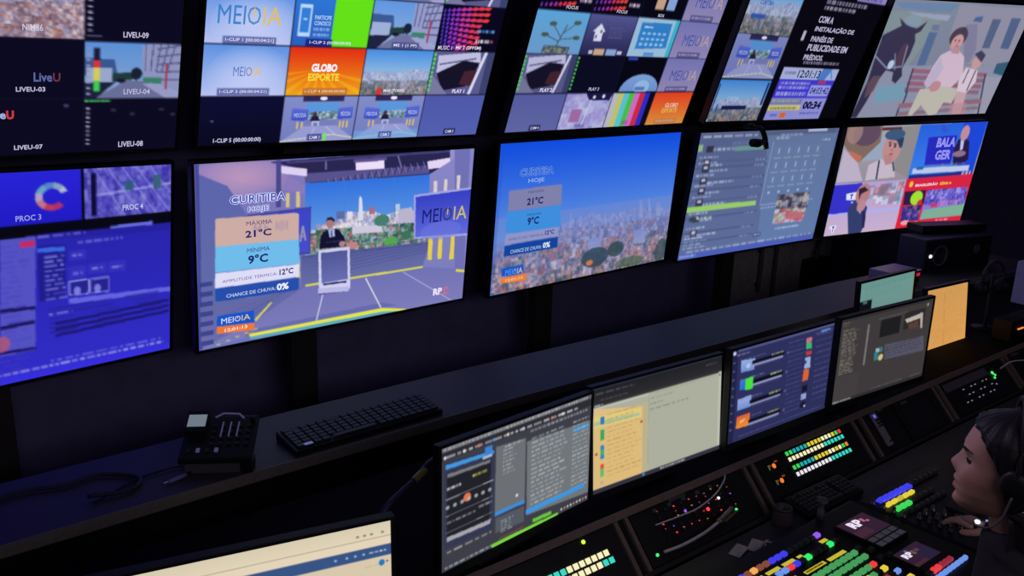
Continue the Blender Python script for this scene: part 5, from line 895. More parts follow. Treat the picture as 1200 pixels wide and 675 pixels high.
# module 4
s = SlopeThing('handset_panel', 'dark bay panel with a pale name plate behind the grey handset', 'control panel', 2.83, 3.02)
s.box('name_plate', 2.93, 2.965, .004, .014, .001, .002, GREYP)
o0 = Vector(sl(2.88, .07, .006)); t = thing('telephone_handset', 'slim grey remote handset with a violet key lying on the sloped bay', 'remote control', o0)
ff = lambda x, a, n: tuple(Vector(sl(x, a, n)) - o0)
MB().box(2.862, 2.898, .008, .136, .003, .016, ff).build('handset_body', mat('handset_grey', (126, 120, 132), .45), t, .005)
VK = glow('violet_key', (110, 100, 235), .9)
MB().box(2.868, 2.880, .016, .028, .016, .019, ff).build('violet_key', VK, t, .001)
for r in range(3):
    for q in range(2): MB().box(2.868 + q * .014, 2.877 + q * .014, .034 + r * .011, .041 + r * .011, .016, .019, ff).build('handset_key', DARK, t)
MB().lathe([(.005, .016), (.004, .019), (0, .019)], (2.885, .12, 0), 12, ff).build('round_key', DARK, t)
s = SlopeThing('blank_display_panel', 'blank dark display panel left of the intercom keypad', 'control panel', 3.04, 3.335)
s.box('display', 3.07, 3.26, .03, .135, .001, .004, mat('dark_glass', (40, 38, 44), .25), .001); s.box('name_plate', 3.09, 3.13, .012, .022, .001, .002, GREYP); s.disc('knob', 3.295, .06, .008, .01, DARK)
# module 5
s = SlopeThing('intercom_panel', 'intercom panel with a long grey display, white keys and green lights', 'control panel', 3.39, 3.95)
s.box('display', 3.41, 3.78, .016, .05, .001, .004, mat('lcd_grey', (92, 88, 96), .3), .001)
for r in range(3):
    for q in range(8):
        x = 3.53 + q * .034 - r * .012; a = .066 + r * .026
        s.box('key', x - .01, x + .01, a - .007, a + .007, .001, .007, KEYC, .001)
        if (q + r) % 3 != 1: s.box('key_light', x - .006, x + .006, a - .004, a - .001, .007, .008, glow('soft_white', (170, 165, 185), .7))
for x, a, r in ((3.82, .05, .007), (3.83, .062, .005), (3.815, .072, .005)): s.disc('green_light', x, a, r, .004, LED_G)
s.disc('white_light', 3.755, .092, .005, .004, glow('soft_white', (170, 165, 185), .7)); s.disc('violet_light', 3.80, .098, .003, .003, rl[2])
s = SlopeThing('end_bay_panel', 'plain dark bay panel at the right end behind the operator', 'control panel', 4.01, 4.58); s.box('name_plate', 4.05, 4.12, .01, .022, .001, .002, GREYP)
s = SlopeThing('left_bay_panel', 'plain dark bay panel below the cream desktop monitor', 'control panel', .46, 1.01); s.disc('knob', .9, .08, .01, .012, DARK)
tag(MB().tube(curve_pts([(3.83, 1.2, .79), (3.95, 1.19, .80), (4.1, 1.12, .79), (4.3, 1.1, .74), (4.45, 1.1, .72)]), .003).build('headset_lead', CAB, smooth=True), 'thin grey lead running right from the intercom panel', 'cable')

# ---- desktop monitors on the console
monitor('monitor with a cream web page and dark blue bar at the lower left', (.524, 1.277, 1.01), (-14.7, -2, 0), .53, pic_M0(), stand=.22)
monitor('monitor with a grey file list, blue title bars and green progress bar', (1.275, 1.393, 1.016), (5.9, -2.8, -1.9), .53, pic_M1())
monitor('monitor with a pale page and yellow list column', (1.822, 1.412, 1.009), (-3.3, -5.2, -.6), .53, pic_M2())
monitor('monitor with a navy clip list and green and orange thumbnails', (2.344, 1.342, 1.034), (-4.3, -2.3, .6), .53, pic_M3(), stand=.16)
monitor('monitor with a dark grey multiview window, nearest the orange monitor', (2.825, 1.255, 1.064), (-7.0, -.2, .6), .53, pic_M4(), stand=.22)
monitor('small monitor filled with plain orange, behind the dark grey monitor', (3.948, 1.494, .919), (-4.3, -7, -1), .36, pic_orange(), H=.29, bez=.012, deck=.797, stand=.09)
monitor('monitor with a pale teal page, partly hidden behind the dark grey monitor', (3.90, 1.755, .935), (-3, -3, 0), .48, pic_teal(), H=.25, bez=.012, deck=.797, stand=.06)

# ---- things behind the right of the console
t = thing('headphone_stand', 'dark headphones hanging on a stand right of the orange monitor', 'headphones', (4.36, 1.47, .797), (0, 0, -.3))
MB().lathe([(.06, 0), (.06, .008), (.012, .014), (.008, .02), (.008, .27)], n=20).build('stand', BLACK, t, smooth=True)
MB().tube([(.075 * math.cos(a), 0, .25 + .085 * math.sin(a)) for a in np.linspace(-.25, PI + .25, 18)], .008, 8).build('headband', mat('headband', (52, 48, 58), .4), t, smooth=True)
for q in (-1, 1): MB().lathe([(.03, 0), (.036, .012), (.034, .03), (.02, .034)], (0, 0, 0), 18, lambda x, y, z: (q * (.085 - z), y, .21 + x)).build('ear_cup', BLACK, t, smooth=True)
t = thing('power_unit', 'dark power unit with an orange light beneath the headphones', 'equipment', (4.36, 1.33, .797), (0, 0, -.1))
MB().box(-.14, .14, -.04, .05, 0, .1).build('casing', BLACK, t, .005)
AMB = glow('orange_light', (235, 130, 50), 1.3)
MB().box(-.085, -.03, -.043, -.039, .055, .062).build('orange_bar', AMB, t); MB().lathe([(.005, 0), (.004, .004), (0, .005)], (0, 0, 0), 12, lambda x, y, z: (-.008 + x, -.04 - z, .056 + y)).build('orange_light', AMB, t)
t = thing('side_cabinet', 'small cabinet coloured as if lit violet at the right edge behind the headphones', 'cabinet', (5.16, 1.45, .797), (0, 0, -.1))
MB().box(-.16, .3, -.12, .12, .0, .23).build('cabinet_body', mat('violet_lit_colour', (190, 180, 225), .5), t, .004); MB().box(-.15, .29, -.126, -.12, .01, .22).build('door', GREYP, t, .002); MB().box(.2, .21, -.14, -.126, .08, .15).build('handle', STEEL, t)  # violet light falling on the cabinet is put into its body colour

# cable with yellow tag behind the monitors
t = thing('tagged_cable', 'dark cable with a yellow tag rising behind the file list monitor', 'cable', (1.0, 1.62, .797)); 
Z = Vector((1.0, 1.62, .797)); a0, a1 = Vector((1.02, 1.60, .93)), Vector((1.21, 1.65, .985))
MB().tube([v - Z for v in curve_pts([Vector((1.0, 1.60, .80)), Vector((.99, 1.60, .87)), a0, a0.lerp(a1, .5), a1, Vector((1.3, 1.62, .95)), Vector((1.34, 1.58, .86))])], .008, 10).build('lead', mat('cable_sheath', (66, 62, 96), .5), t, smooth=True)
MB().tube([a0.lerp(a1, .52) - Z, a0.lerp(a1, .74) - Z], .0105, 12).build('yellow_tag', mat('yellow_tag', (190, 180, 90), .5), t)

# ---- small things on the desk
keyboard('small dark keyboard on the desk in front of the lit key rows', .29, .095, (2.345, 1.158, .691), (0, 0, math.radians(-4)), 5, 14)
t = thing('puck_cup', 'short dark round cup standing on the desk left of the small keyboard', 'cup', (2.12, 1.165, .691))
MB().lathe([(.030, 0), (.031, .004), (.026, .05), (.024, .054), (.021, .05), (.02, .012), (0, .012)], n=28).build('cup_body', mat('cup_plastic', (70, 62, 72), .45), t, smooth=True)
MB().lathe([(.0265, .044), (.0275, .047), (.0265, .05)], n=28, caps=False).build('rim_ring', STEEL, t, smooth=True)
for (x, y, r, lb) in ((1.885, 1.155, .2, 'grey rectangular paper slip on the desk, nearest the patch panel'), (1.945, 1.14, .35, 'grey rectangular paper slip on the desk, nearer the white letters')):
    t = tag(MB().box(-.03, .03, -.017, .017, 0, .0015, lambda x, y, z: (x, y, z + .004 * max(0, x) / .03)).build('paper_slip', mat('grey_paper', (165, 158, 170), .7), None), lb, 'paper'); t.location = (x, y, .691); t.rotation_euler.z = r

# ================================================================== video switcher
SZ = .715
t = thing('video_switcher', 'large video switcher desk with many coloured lit keys and two touch displays', 'video mixer', (2.0, .9, .69))
S0 = Vector((2.0, .9, .69))
sf = lambda x, y, z: (x - 2.0, y - .9 - .045 * (x - 2.0), z - .69)
MB().box(1.42, 2.375, .655, 1.105, .6905, SZ, sf).build('body', mat('switcher_body', (30, 29, 34), .45), t, .006)
MB().box(1.43, 2.365, .665, 1.095, SZ, SZ + .0015, sf).build('top_plate', BLACK, t)
PURP = glow('purple_key', (150, 90, 240), 1.); BLUE = glow('blue_key', (60, 60, 230), 1.); LBLUE = glow('light_blue_key', (110, 150, 235), .95); PEACH = glow('peach_key', (245, 170, 90), 1.); BROWN = glow('brown_key', (150, 85, 65), .7)
GDIM = glow('soft_green_key', (75, 165, 95), .85); DRED = glow('dark_red_key', (160, 45, 65), .8); DGRN = glow('bright_green_key', (50, 230, 110), 1.1)
kc = {}
def key(x, y, m, w=.021, d=.017, par=None, z=SZ, name='button'):
    kk = (m.name, w, d)
    yy = y
    if kk not in kc:
        o = MB().prism([(-w / 2, -d / 2), (w / 2, -d / 2), (w / 2, d / 2), (-w / 2, d / 2)], 0, .010, lambda X, Y, Z: (X * (1 - .18 * (Z > 0)), Y * (1 - .22 * (Z > 0)), Z)).build(name, m, par or t, .0015); kc[kk] = o
    else: o = copy_to(kc[kk], par or t, (0, 0, 0))
    base = (par or t).location; o.location = (x - base[0], yy - base[1], z + .0015 - base[2]); return o
# rows given by their right-hand end
def row(x1, y1, cols, pitch=.0268, w=.021, d=.017, x=None):
    for i, m in enumerate(cols):
        if m is not None: key(x1 - i * pitch, y1 + i * pitch * .035, m, w, d)
row(2.091, 1.039, [PURP] + [UNLIT] * 5 + [BLUE] * 3 + [BROWN, BROWN, PEACH, BROWN, BLUE, UNLIT, UNLIT, BLUE, BLUE])
row(2.105, .990, [UNLIT, DGRN, UNLIT, UNLIT, UNLIT, DGRN, UNLIT, BLUE, REDK, LBLUE, LBLUE, UNLIT, BLUE])
row(2.089, .926, [GDIM] * 10); row(2.095, .899, [GDIM] * 10); row(2.078, .866, [REDK] + [GDIM] * 8)
row(2.083, .838, [YEL, UNLIT, GDIM, YEL, YEL]); row(2.10, .81, [LBLUE, UNLIT, DRED, UNLIT], d=.015); row(2.10, .775, [YEL, UNLIT, UNLIT])
row(2.27, .748, [DRED, DRED, DRED, REDK, REDK, UNLIT], .0225, .02, .02); row(2.31, .723, [LBLUE] * 8, .0225, .019, .013)
for x, y in ((2.12, .93), (2.145, .905), (2.13, .87), (2.16, .86)): key(x, y, UNLIT)
YST = glow('yellow_label', (205, 190, 50), .9)
for x0, x1, y in ((1.72, 1.80, 1.013), (1.815, 1.87, 1.013), (1.885, 1.935, 1.012), (1.95, 1.97, 1.01), (2.07, 2.10, 1.018), (1.9, 1.99, .956), (2.005, 2.085, .954), (1.80, 1.87, .960)): MB().box(x0, x1, y - .006, y + .006, SZ + .0015, SZ + .0025, sf).build('label_strip', YST, t)
INKB = mat('black_ink', (16, 14, 14), .7)
for x, y, z, txt in ((0, 0, 0, ''),): pass
m = MB(); rr = random.Random(3)
for (x0, x1, y) in ((1.905, 1.985, .956), (1.805, 1.865, .960)):
    x = x0
    while x < x1 - .004: w = rr.uniform(.002, .006); m.box(x, x + w, y - .003, y + .003, SZ + .0026, SZ + .003, sf); x += w + .002
m.build('label_print', INKB, t)
def rpc_display(x0, x1, y0, y1, name, side):
    d = MB().box(x0, x1, y0, y1, SZ + .0015, SZ + .012, sf).build(name, BLACK, t, .002)
    dm = [glow('display_plum', (60, 34, 60), .6), glow('display_rose', (84, 50, 64), .7), glow('display_navy', (36, 38, 70), .8), glow('tile_slate', (58, 56, 68), .7)]
    zz = SZ + .0125; w = x1 - x0; h = y1 - y0
    def q(u0, u1, v0, v1, m, nm): o = MB().box(x0 + u0 * w, x0 + u1 * w, y0 + v0 * h, y0 + v1 * h, zz - .0008, zz, sf).build(nm, m, t); return o
    q(.03, .97, .36 if side == 0 else .22, .97, dm[0], 'touch_screen')
    if side == 0:
        q(.03, .5, .42, .62, dm[1], 'screen_tile')
        for r in range(2):
            for k in range(4): q(.05 + k * .235, .25 + k * .235, .03 + r * .17, .16 + r * .17, dm[3], 'touch_key')
        lettering('logo_lettering', 'RP', -2 + x0 + w * .22, -2 + x0 + w * .60, 0, 1, 0, glow('logo_white', (235, 225, 245), 1.), t, lambda x, y, z: (x, y0 + (.68 + .22 * y) * h - .9 - .045 * x, zz + .0008 - .69), .05)
        q(.64, .72, .74, .86, glow('logo_pink', (215, 110, 150), .9), 'logo_mark'); q(.72, .80, .70, .76, glow('logo_pink', (215, 110, 150), .9), 'logo_mark')
    else:
        for k in range(4): q(.52, .97, .24 + k * .15, .36 + k * .15, dm[2], 'touch_key')
        q(.03, .5, .24, .36, dm[1], 'screen_tile')
        lettering('logo_lettering', 'RP', -2 + x0 + w * .12, -2 + x0 + w * .42, 0, 1, 0, glow('logo_white', (235, 225, 245), 1.), t, lambda x, y, z: (x, y0 + (.60 + .22 * y) * h - .9 - .045 * x, zz + .0008 - .69), .05)
        q(.44, .54, .62, .8, glow('logo_peach', (190, 130, 110), .9), 'logo_mark'); q(.34, .44, .84, .9, glow('logo_cyan', (90, 190, 210), .9), 'logo_mark'); q(.56, .72, .66, .78, glow('tile_grey', (120, 110, 120), .7), 'logo_mark')
rpc_display(2.165, 2.31, .892, 1.035, 'touch_display', 0); rpc_display(2.148, 2.278, .764, .858, 'touch_display', 1)
MB().lathe([(.012, 0), (.011, .03), (.006, .032), (.006, .05), (.016, .056), (.016, .066), (.004, .068)], (2.19 - 2.0, 1.085 - .9, SZ - .69), 18).build('joystick', GREYP, t, smooth=True)
L = lettering('maker_letters', 'EVS', 1.935, 2.005, 1.115, 1.14, .692, mat('letter_grey', (205, 200, 210), .5), None, lambda x, y, z: (x, y, z), .03)
L['label'] = 'pale grey letters printed on the desk above the blue keys of the switcher'; L['category'] = 'lettering'

# second panel, right of the switcher
t2 = thing('effects_panel', 'smaller control panel with blue, yellow and green keys and rows of knobs', 'control panel', (2.53, .9, .69))
ef = lambda x, y, z: (x - 2.53, y - .9 - .045 * (x - 2.53), z - .69)
MB().box(2.385, 2.82, .66, 1.06, .6905, SZ, ef).build('body', mat('switcher_body', (30, 29, 34), .45), t2, .006)
for i in range(6): key(2.437 + i * .031, 1.022 - i * .002, BLUE, .030, .022, t2)
for i in range(5): key(2.43 + i * .033, .995 - i * .002, YEL if i != 2 else glow('yellow_label', (205, 190, 50), .9), .030, .014, t2)
for i in range(3): key(2.428 + i * .030, .965 - i * .002, GRN, .026, .018, t2)
for i in range(4): key(2.53 + i * .032, .962 - i * .002, UNLIT, .028, .018, t2)
for i in range(7): key(2.45 + i * .032, .935 - i * .002, UNLIT, .028, .016, t2)
for i in range(7): key(2.62 + i * .03, 1.015 - i * .002, UNLIT, .026, .018, t2) if i < 6 else None
KN = mat('metal_knob', (92, 88, 100), .3, .7)
for x, y in [(2.402, 1.03), (2.402, .998), (2.402, .966), (2.402, .934)] + [(2.43 + i * .002, .90 - k * .03 - i * 0) for i in range(1) for k in range(4)] + [(2.47, .90 - k * .034) for k in range(4)] + [(2.51, .895 - k * .034) for k in range(4)]:
    MB().lathe([(.0085, 0), (.008, .004), (.006, .005), (.006, .017), (.005, .019), (0, .019)], (x - 2.53, y - .9, SZ - .69), 14).build('knob', KN, t2, smooth=True)
# T-bar lever with bright light
MB().box(2.55, 2.63, .70, .88, SZ, SZ + .012, ef).build('lever_base', DARK, t2, .003)
MB().tube([(2.55 - 2.53 + .04, .80 - .9, .03), (.05, -.11, .07)], .006).build('lever_arm', KN, t2, smooth=True); MB().tube([(.02, -.115, .075), (.085, -.115, .075)], .009, 12).build('lever_grip', GREYP, t2, smooth=True)
# ================================================================== the operator
HC = Vector((1.79, .564, 1.232)); FW = Vector((-.301, .954, 0)).normalized(); LF = Vector((-FW.y, FW.x, 0)); UPV = Vector((0, 0, 1))
def hp(a, l, z): return HC + FW * a + LF * l + UPV * z
interp = lambda x, T: float(np.interp(x, [p[0] for p in T], [p[1] for p in T]))
FRONT = [(-.112, -.004), (-.109, .018), (-.10, .033), (-.0935, .0375), (-.085, .0385), (-.0735, .0372), (-.066, .0385), (-.052, .0392), (-.044, .0405), (-.030, .0400), (-.012, .0370), (.003, .0330), (.012, .0318), (.0228, .0335), (.033, .0345), (.045, .0325), (.0575, .0285), (.072, .022), (.084, .014), (.098, .0), (.108, -.016), (.116, -.035), (.120, -.05)]
BACK = [(-.112, -.020), (-.10, -.04), (-.085, -.062), (-.06, -.095), (-.03, -.125), (0, -.138), (.03, -.142), (.06, -.137), (.085, -.120), (.10, -.10), (.112, -.075), (.120, -.052)]
HALF = [(-.112, .012), (-.106, .024), (-.097, .034), (-.085, .044), (-.06, .056), (-.03, .063), (0, .067), (.02, .070), (.05, .072), (.075, .067), (.095, .053), (.108, .036), (.116, .018), (.120, .001)]
NOSE = [(-.040, 0), (-.034, .002), (-.028, .006), (-.020, .013), (-.0117, .0185), (-.004, .0155), (.004, .0115), (.012, .0075), (.0228, .002), (.03, 0)]
def head_point(th, z):
    f = interp(z, FRONT); b = interp(z, BACK); w = interp(z, HALF); c0 = -.050
    c0 = min(c0, f - .004); c0 = max(c0, b + .004)
    ct, st = math.cos(th), math.sin(th)
    if ct > 0: a = c0 + (f - c0) * ct ** .82; l = w * math.copysign(abs(st) ** .86, st)
    else: a = c0 + (c0 - b) * -abs(ct) ** .9; l = w * math.copysign(abs(st) ** .9, st)
    g = lambda x, m, s: math.exp(-((x - m) / s) ** 2)
    if ct > 0:
        wn = .0095 + .006 * g(z, -.02, .014)
        a += interp(z, NOSE) * g(l, 0, wn)
        a += .0050 * g(z, -.0455, .0045) * g(l, 0, .019) + .0062 * g(z, -.0625, .0060) * g(l, 0, .017) - .0030 * g(z, -.0535, .0028) * g(l, 0, .020)
        a -= .0085 * g(z, .008, .012) * g(abs(l), .032, .013)
        a += .0040 * g(z, .032, .008) * g(abs(l), .03, .02); a += .004 * g(z, -.022, .022) * g(abs(l), .045, .014)
        a -= .0030 * g(z, -.0745, .006) * g(l, 0, .02); a += .003 * g(z, -.093, .010) * g(l, 0, .016)
        a -= .0035 * g(z, -.036, .004) * g(l, 0, .008)
    return a, l
def head_mesh():
    zs = np.concatenate([np.linspace(-.112, .04, 96), np.linspace(.042, .12, 28)]); n = 112; m = MB()
    for z in zs:
        for i in range(n):
            u = 2 * PI * i / n; th = u - .45 * math.sin(u) * .5; a, l = head_point(th, z); m.v.append(tuple(hp(a, l, z)))
    for k in range(len(zs) - 1):
        for i in range(n):
            j = (i + 1) % n; m.f.append([k * n + i, k * n + j, (k + 1) * n + j, (k + 1) * n + i]); m.m.append(0)
    m.f.append(list(range(n))[::-1]); m.f.append([(len(zs) - 1) * n + i for i in range(n)]); m.m += [0, 0]
    return m
def skin_mesh(chains, name, levels=2):
    """chains: list of [(point, radius), ...]; later chains start at a point that already exists"""
    V = []; R = []; E = []; idx = {}
    for ch in chains:
        prev = None
        for p, r in ch:
            k = tuple(round(c, 4) for c in p)
            if k not in idx: idx[k] = len(V); V.append(tuple(p)); R.append(r if isinstance(r, tuple) else (r, r))
            i = idx[k]
            if prev is not None: E.append((prev, i))
            prev = i
    me = bpy.data.meshes.new(name); me.from_pydata(V, E, []); o = bpy.data.objects.new(name, me); COL.objects.link(o)
    md = o.modifiers.new('Skin', 'SKIN'); md.use_smooth_shade = True
    if not me.skin_vertices: 
        bm = bmesh.new(); bm.from_mesh(me); bm.verts.layers.skin.verify(); bm.to_mesh(me); bm.free()
    for i, s in enumerate(me.skin_vertices[0].data): s.radius = R[i]; s.use_root = (i == 0)
    sb = o.modifiers.new('Sub', 'SUBSURF'); sb.levels = levels; sb.render_levels = levels
    dg = bpy.context.evaluated_depsgraph_get(); dg.update(); out = bpy.data.meshes.new_from_object(o.evaluated_get(dg))
    bpy.data.objects.remove(o); return out
def fr(a, l, z): return hp(a, l, z)          # body points in the head's frame
PEL = fr(-.20, 0, -.70); WAI = fr(-.17, 0, -.55); CHE = fr(-.13, 0, -.38); NB = fr(-.105, 0, -.235); NK = fr(-.075, 0, -.14); HD = fr(-.055, 0, -.06)
def arm(side, elbow, wrist): return [(NB, .05), (fr(-.11, side * .09, -.25), .05), (fr(-.11, side * .165, -.275), .048), (elbow[0], .036), (wrist, .022)]
SL = fr(-.11, .165, -.275); SR = fr(-.11, -.165, -.275)
EL, WL = Vector((1.62, .62, .76)), Vector((1.80, .80, .765)); EL = fr(-.12, .20, -.52); WL = fr(.08, .12, -.63)
ER = Vector((2.27, .42, .765)); WR = Vector((2.375, .675, .795))
def hand(wrist, direc, palmn, sd):
    """five unequal, slightly curled fingers on a palm"""
    d = direc.normalized(); n = palmn.normalized(); s = d.cross(n).normalized() * sd; ch = []
    pc = wrist + d * .045; knu = wrist + d * .085
    ch.append([(wrist, .020), (pc, (.030, .016)), (knu, (.034, .013))])
    for k, (o, L) in enumerate(((-.030, .058), (-.010, .072), (.010, .078), (.030, .070))):
        b = wrist + d * .08 + s * o; p1 = b + d * L * .42 + n * .002; p2 = p1 + d * L * .30 - n * L * .16; p3 = p2 + d * L * .2 - n * L * .24
        ch.append([(b - d * .02, .009), (b, .0088), (p1, .0082), (p2, .0075), (p3, .006)])
    tb = wrist + d * .03 + s * .026; t1 = tb + s * .03 + d * .02 - n * .006; t2 = t1 + s * .012 + d * .026 - n * .006
    ch.append([(tb, .012), (t1, .0105), (t2, .008)]); return ch
body_parts = [head_mesh()]
def add_me(dst, me):
    n = len(dst.v); dst.v += [tuple(v.co) for v in me.vertices]
    for p in me.polygons: dst.f.append([n + i for i in p.vertices]); dst.m.append(0)
big = body_parts[0]
KL, KR = fr(.22, .14, -.70), fr(.22, -.14, -.70); AL, AR = fr(.20, .15, -1.10), fr(.20, -.15, -1.10)
add_me(big, skin_mesh([[(PEL, (.12, .09)), (WAI, (.095, .07)), (CHE, (.10, .07)), (NB, .048), (NK, .043), (HD, .043)],
    [(NB, .048), (SL, .036), (EL, .030), (WL, .021)], [(NB, .048), (SR, .036), (ER, .030), (WR, .021)],
    [(PEL, (.13, .10)), (KL, .062), (AL, .038), (AL + FW * .14 + Vector((0, 0, -.055)), .03)], [(PEL, (.13, .10)), (KR, .062), (AR, .038), (AR + FW * .14 + Vector((0, 0, -.055)), .03)]], 'b'))
HDL = (Vector((2.395, .79, .785)) - WR)
for ch in hand(WR - HDL.normalized() * .01, HDL, Vector((.05, -.15, 1)), -1): add_me(big, skin_mesh([ch], 'h', 1))
for ch in hand(WL, FW * .9 + Vector((.1, 0, -.1)), Vector((0, .1, 1)), -1): add_me(big, skin_mesh([ch], 'h', 1))
# ear
for sd in (1, -1):
    em = MB(); base = hp(-.060, sd * .064, .0)
    em.lathe([(.004, -.004), (.015, -.003), (.018, .003), (.015, .008), (.011, .005), (.007, .001), (.0, .0)], (0, 0, 0), 18, lambda x, y, z: tuple(base + FW * (x * .95 - .25 * y) * 1 + UPV * y * 1.75 + LF * sd * (z * 1.2 + .004) - FW * z * .5)); big.v, big.f, big.m = big.v + em.v, big.f + [[i + len(big.v) for i in f] for f in em.f], big.m + em.m
tmp = big.build('tmp_body', M_SKIN)
rm = tmp.modifiers.new('Remesh', 'REMESH'); rm.mode = 'VOXEL'; rm.voxel_size = .0032; rm.use_smooth_shade = True
sm = tmp.modifiers.new('Smooth', 'SMOOTH'); sm.factor = .5; sm.iterations = 2
dg = bpy.context.evaluated_depsgraph_get(); dg.update(); bme = bpy.data.meshes.new_from_object(tmp.evaluated_get(dg)); bpy.data.objects.remove(tmp)
bme.name = 'body'; bme.materials.clear(); bme.materials.append(M_SKIN)
co = np.zeros(len(bme.vertices) * 3, np.float32); bme.vertices.foreach_get('co', co); co = co.reshape(-1, 3) - np.array(HC)
A = co @ np.array(FW); Lc = co @ np.array(LF); Zc = co[:, 2]
skin = np.tile(s2l((196, 148, 132)), (len(co), 1))
def tint(w, c):
    global skin
    w = np.clip(w, 0, 1)[:, None]; skin = skin * (1 - w) + s2l(c) * w
G = lambda x, m, s: np.exp(-((x - m) / s) ** 2)
fr_ = (A > .015)
tint(.85 * fr_ * G(Lc, 0, .021) * np.clip(G(Zc, -.046, .0045) + G(Zc, -.0615, .0065), 0, 1) * (np.abs(Lc) < .024), (150, 66, 70))
tint(.8 * fr_ * G(np.abs(Lc), .032, .016) * G(Zc, .0265, .0042), (44, 28, 26)); tint(.35 * fr_ * G(np.abs(Lc), .032, .015) * G(Zc, .010, .010), (110, 66, 66)); tint(.25 * G(np.abs(Lc), .05, .015) * G(Zc, -.03, .02) * (A > -.03), (200, 110, 100))
at = bme.color_attributes.new('Col', 'FLOAT_COLOR', 'POINT'); at.data.foreach_set('color', np.concatenate([skin, np.ones((len(skin), 1))], 1).ravel().astype(np.float32))
person = thing('person', 'seated person in profile with dark hair, dark top and headset, looking left', 'person', (HC.x, HC.y - .15, 0))
def under(o, par):
    o.parent = par; o.matrix_parent_inverse = Matrix.Translation(-Vector(par.location)); return o
bo = bpy.data.objects.new('body', bme); COL.objects.link(bo); under(bo, person)
# eyes with lids
EYE = mat('eye_white', (120, 104, 104), .3); IRIS = mat('eye_iris', (40, 26, 22), .15); LASH = mat('lashes', (22, 16, 18), .7); HAIR = mat('dark_hair', (30, 24, 30), .45, bump=.5, bscale=400, vary=.3)
for sd in (1, -1):
    c = hp(.0138, sd * .031, .0075)
    e = under(MB().lathe([(.0005, -.0108), (.006, -.009), (.0095, -.0055), (.0108, 0), (.0095, .0055), (.006, .009), (.0005, .0108)], (0, 0, 0), 20, lambda x, y, z: tuple(c + LF * x + UPV * y + FW * z)).build('eye', EYE, smooth=True), person)
    i_ = under(MB().lathe([(.0052, .0096), (.0035, .0108), (.0, .0112)], (0, 0, 0), 16, lambda x, y, z: tuple(c + LF * x + UPV * y + FW * z)).build('iris', IRIS, smooth=True), e)
    under(MB().tube([c + FW * (.0112 * math.cos(t)) + LF * sd * (.0112 * math.sin(t)) + UPV * (.0038 - .003 * abs(t - .2)) for t in np.linspace(-.8, 1.2, 12)], .0019, 6).build('eyelash', LASH, smooth=True), person)
    under(MB().tube([hp(interp(.03, FRONT) + .0025 - 9 * max(0, q - .012) ** 2 * 1.2 - (q > .04) * .004, sd * q, .0275 + .006 * math.sin((q - .012) / .04 * PI * .8)) for q in np.linspace(.012, .052, 10)], [.0012, .0022, .0027, .0029, .0029, .0027, .0025, .0022, .0017, .0008], 6).build('eyebrow', LASH, smooth=True), person)
# hair: cap over the skull falling behind the ear to the shoulders
hm = MB(); n = 72
HZ = list(np.linspace(.132, .126, 3)) + list(np.linspace(.12, -.30, 56))
for k, z in enumerate(HZ):
    for i in range(n):
        th = 2 * PI * i / n
        zz = min(max(z, -.08), .119)
        a, l = head_point(th, zz)
        face = math.cos(th) > 0
        ex = .011 + .004 * math.sin(th * 17 + z * 9) * (1 if z < .1 else .3)
        if z < -.08: a = -.085 + (a + .05) * .9 - (z + .08) * -.10; l *= 1.15 + (-.08 - z) * .9; ex *= 1.
        c = np.array([-.05, 0.]); d = np.array([a, l]) - c; r = np.hypot(*d) or 1e-6; s_ = max(0.02, min(1, (.134 - z) / .016)) if z > .118 else 1
        lim_front = interp(z, [(-.3, -.075), (-.1, -.070), (-.05, -.052), (0, -.040), (.035, -.022), (.06, -.004), (.078, .010), (.092, .05), (.14, .08)])
        a2 = c[0] + d[0] / r * (r + ex) * s_; l2 = d[1] / r * (r + ex) * s_
        if a2 > lim_front:
            a2 = lim_front + .0015 * math.sin(th * 23); l2 = l2 * (1. if abs(l2) > .045 else 1)
        hm.v.append(tuple(hp(a2, l2, z)))
for k in range(len(HZ) - 1):
    for i in range(n):
        j = (i + 1) % n; hm.f.append([k * n + i, k * n + j, (k + 1) * n + j, (k + 1) * n + i]); hm.m.append(0)
hm.f.append([i for i in range(n)][::-1]); hm.f.append([(len(HZ) - 1) * n + i for i in range(n)]); hm.m += [0, 0]
under(hm.build('hair', HAIR, smooth=True), person)
# clothes: a loose dark top and trousers
CLOTH = mat('dark_knit', (34, 31, 38), .9, bump=.4, bscale=300, vary=.2); JEAN = mat('dark_trousers', (28, 28, 38), .9, bump=.3, bscale=250)
def as_obj(me, name, m):
    me.name = name; me.materials.clear(); me.materials.append(m); me.polygons.foreach_set('use_smooth', [True] * len(me.polygons)); o = bpy.data.objects.new(name, me); COL.objects.link(o); return under(o, person)
as_obj(skin_mesh([[(PEL, (.158, .13)), (WAI, (.135, .11)), (CHE, (.155, .12)), (NB, .092), (NK + UPV * -.012, .063), (fr(-.068, 0, -.118), .060)],
    [(NB, .092), (SL, .066), (EL, .054), (EL.lerp(WL, .85), .033)], [(NB, .092), (SR, .066), (ER, .054), (ER.lerp(WR, .85), .033)]], 'top'), 'top', CLOTH)
as_obj(skin_mesh([[(PEL, (.155, .12)), (KL, .078), (AL, .055)], [(PEL, (.155, .12)), (KR, .078), (AR, .055)]], 'trousers'), 'trousers', JEAN)
for A_ in (AL, AR):
    c = A_ + Vector((0, 0, -.132 - (A_.z - .132)))
    sh = MB(); c = Vector((A_.x, A_.y, 0)) + FW * .06
    sh.prism([(-.045, -.12), (.045, -.12), (.05, .05), (.035, .14), (-.035, .14), (-.05, .05)], 0, .09, lambda x, y, z: tuple(c + FW * y + LF * x + UPV * (z * (1 - .45 * max(0, (y + .02) / .16)))))
    under(sh.build('shoe', BLACK, None, .012, seg=3), person)
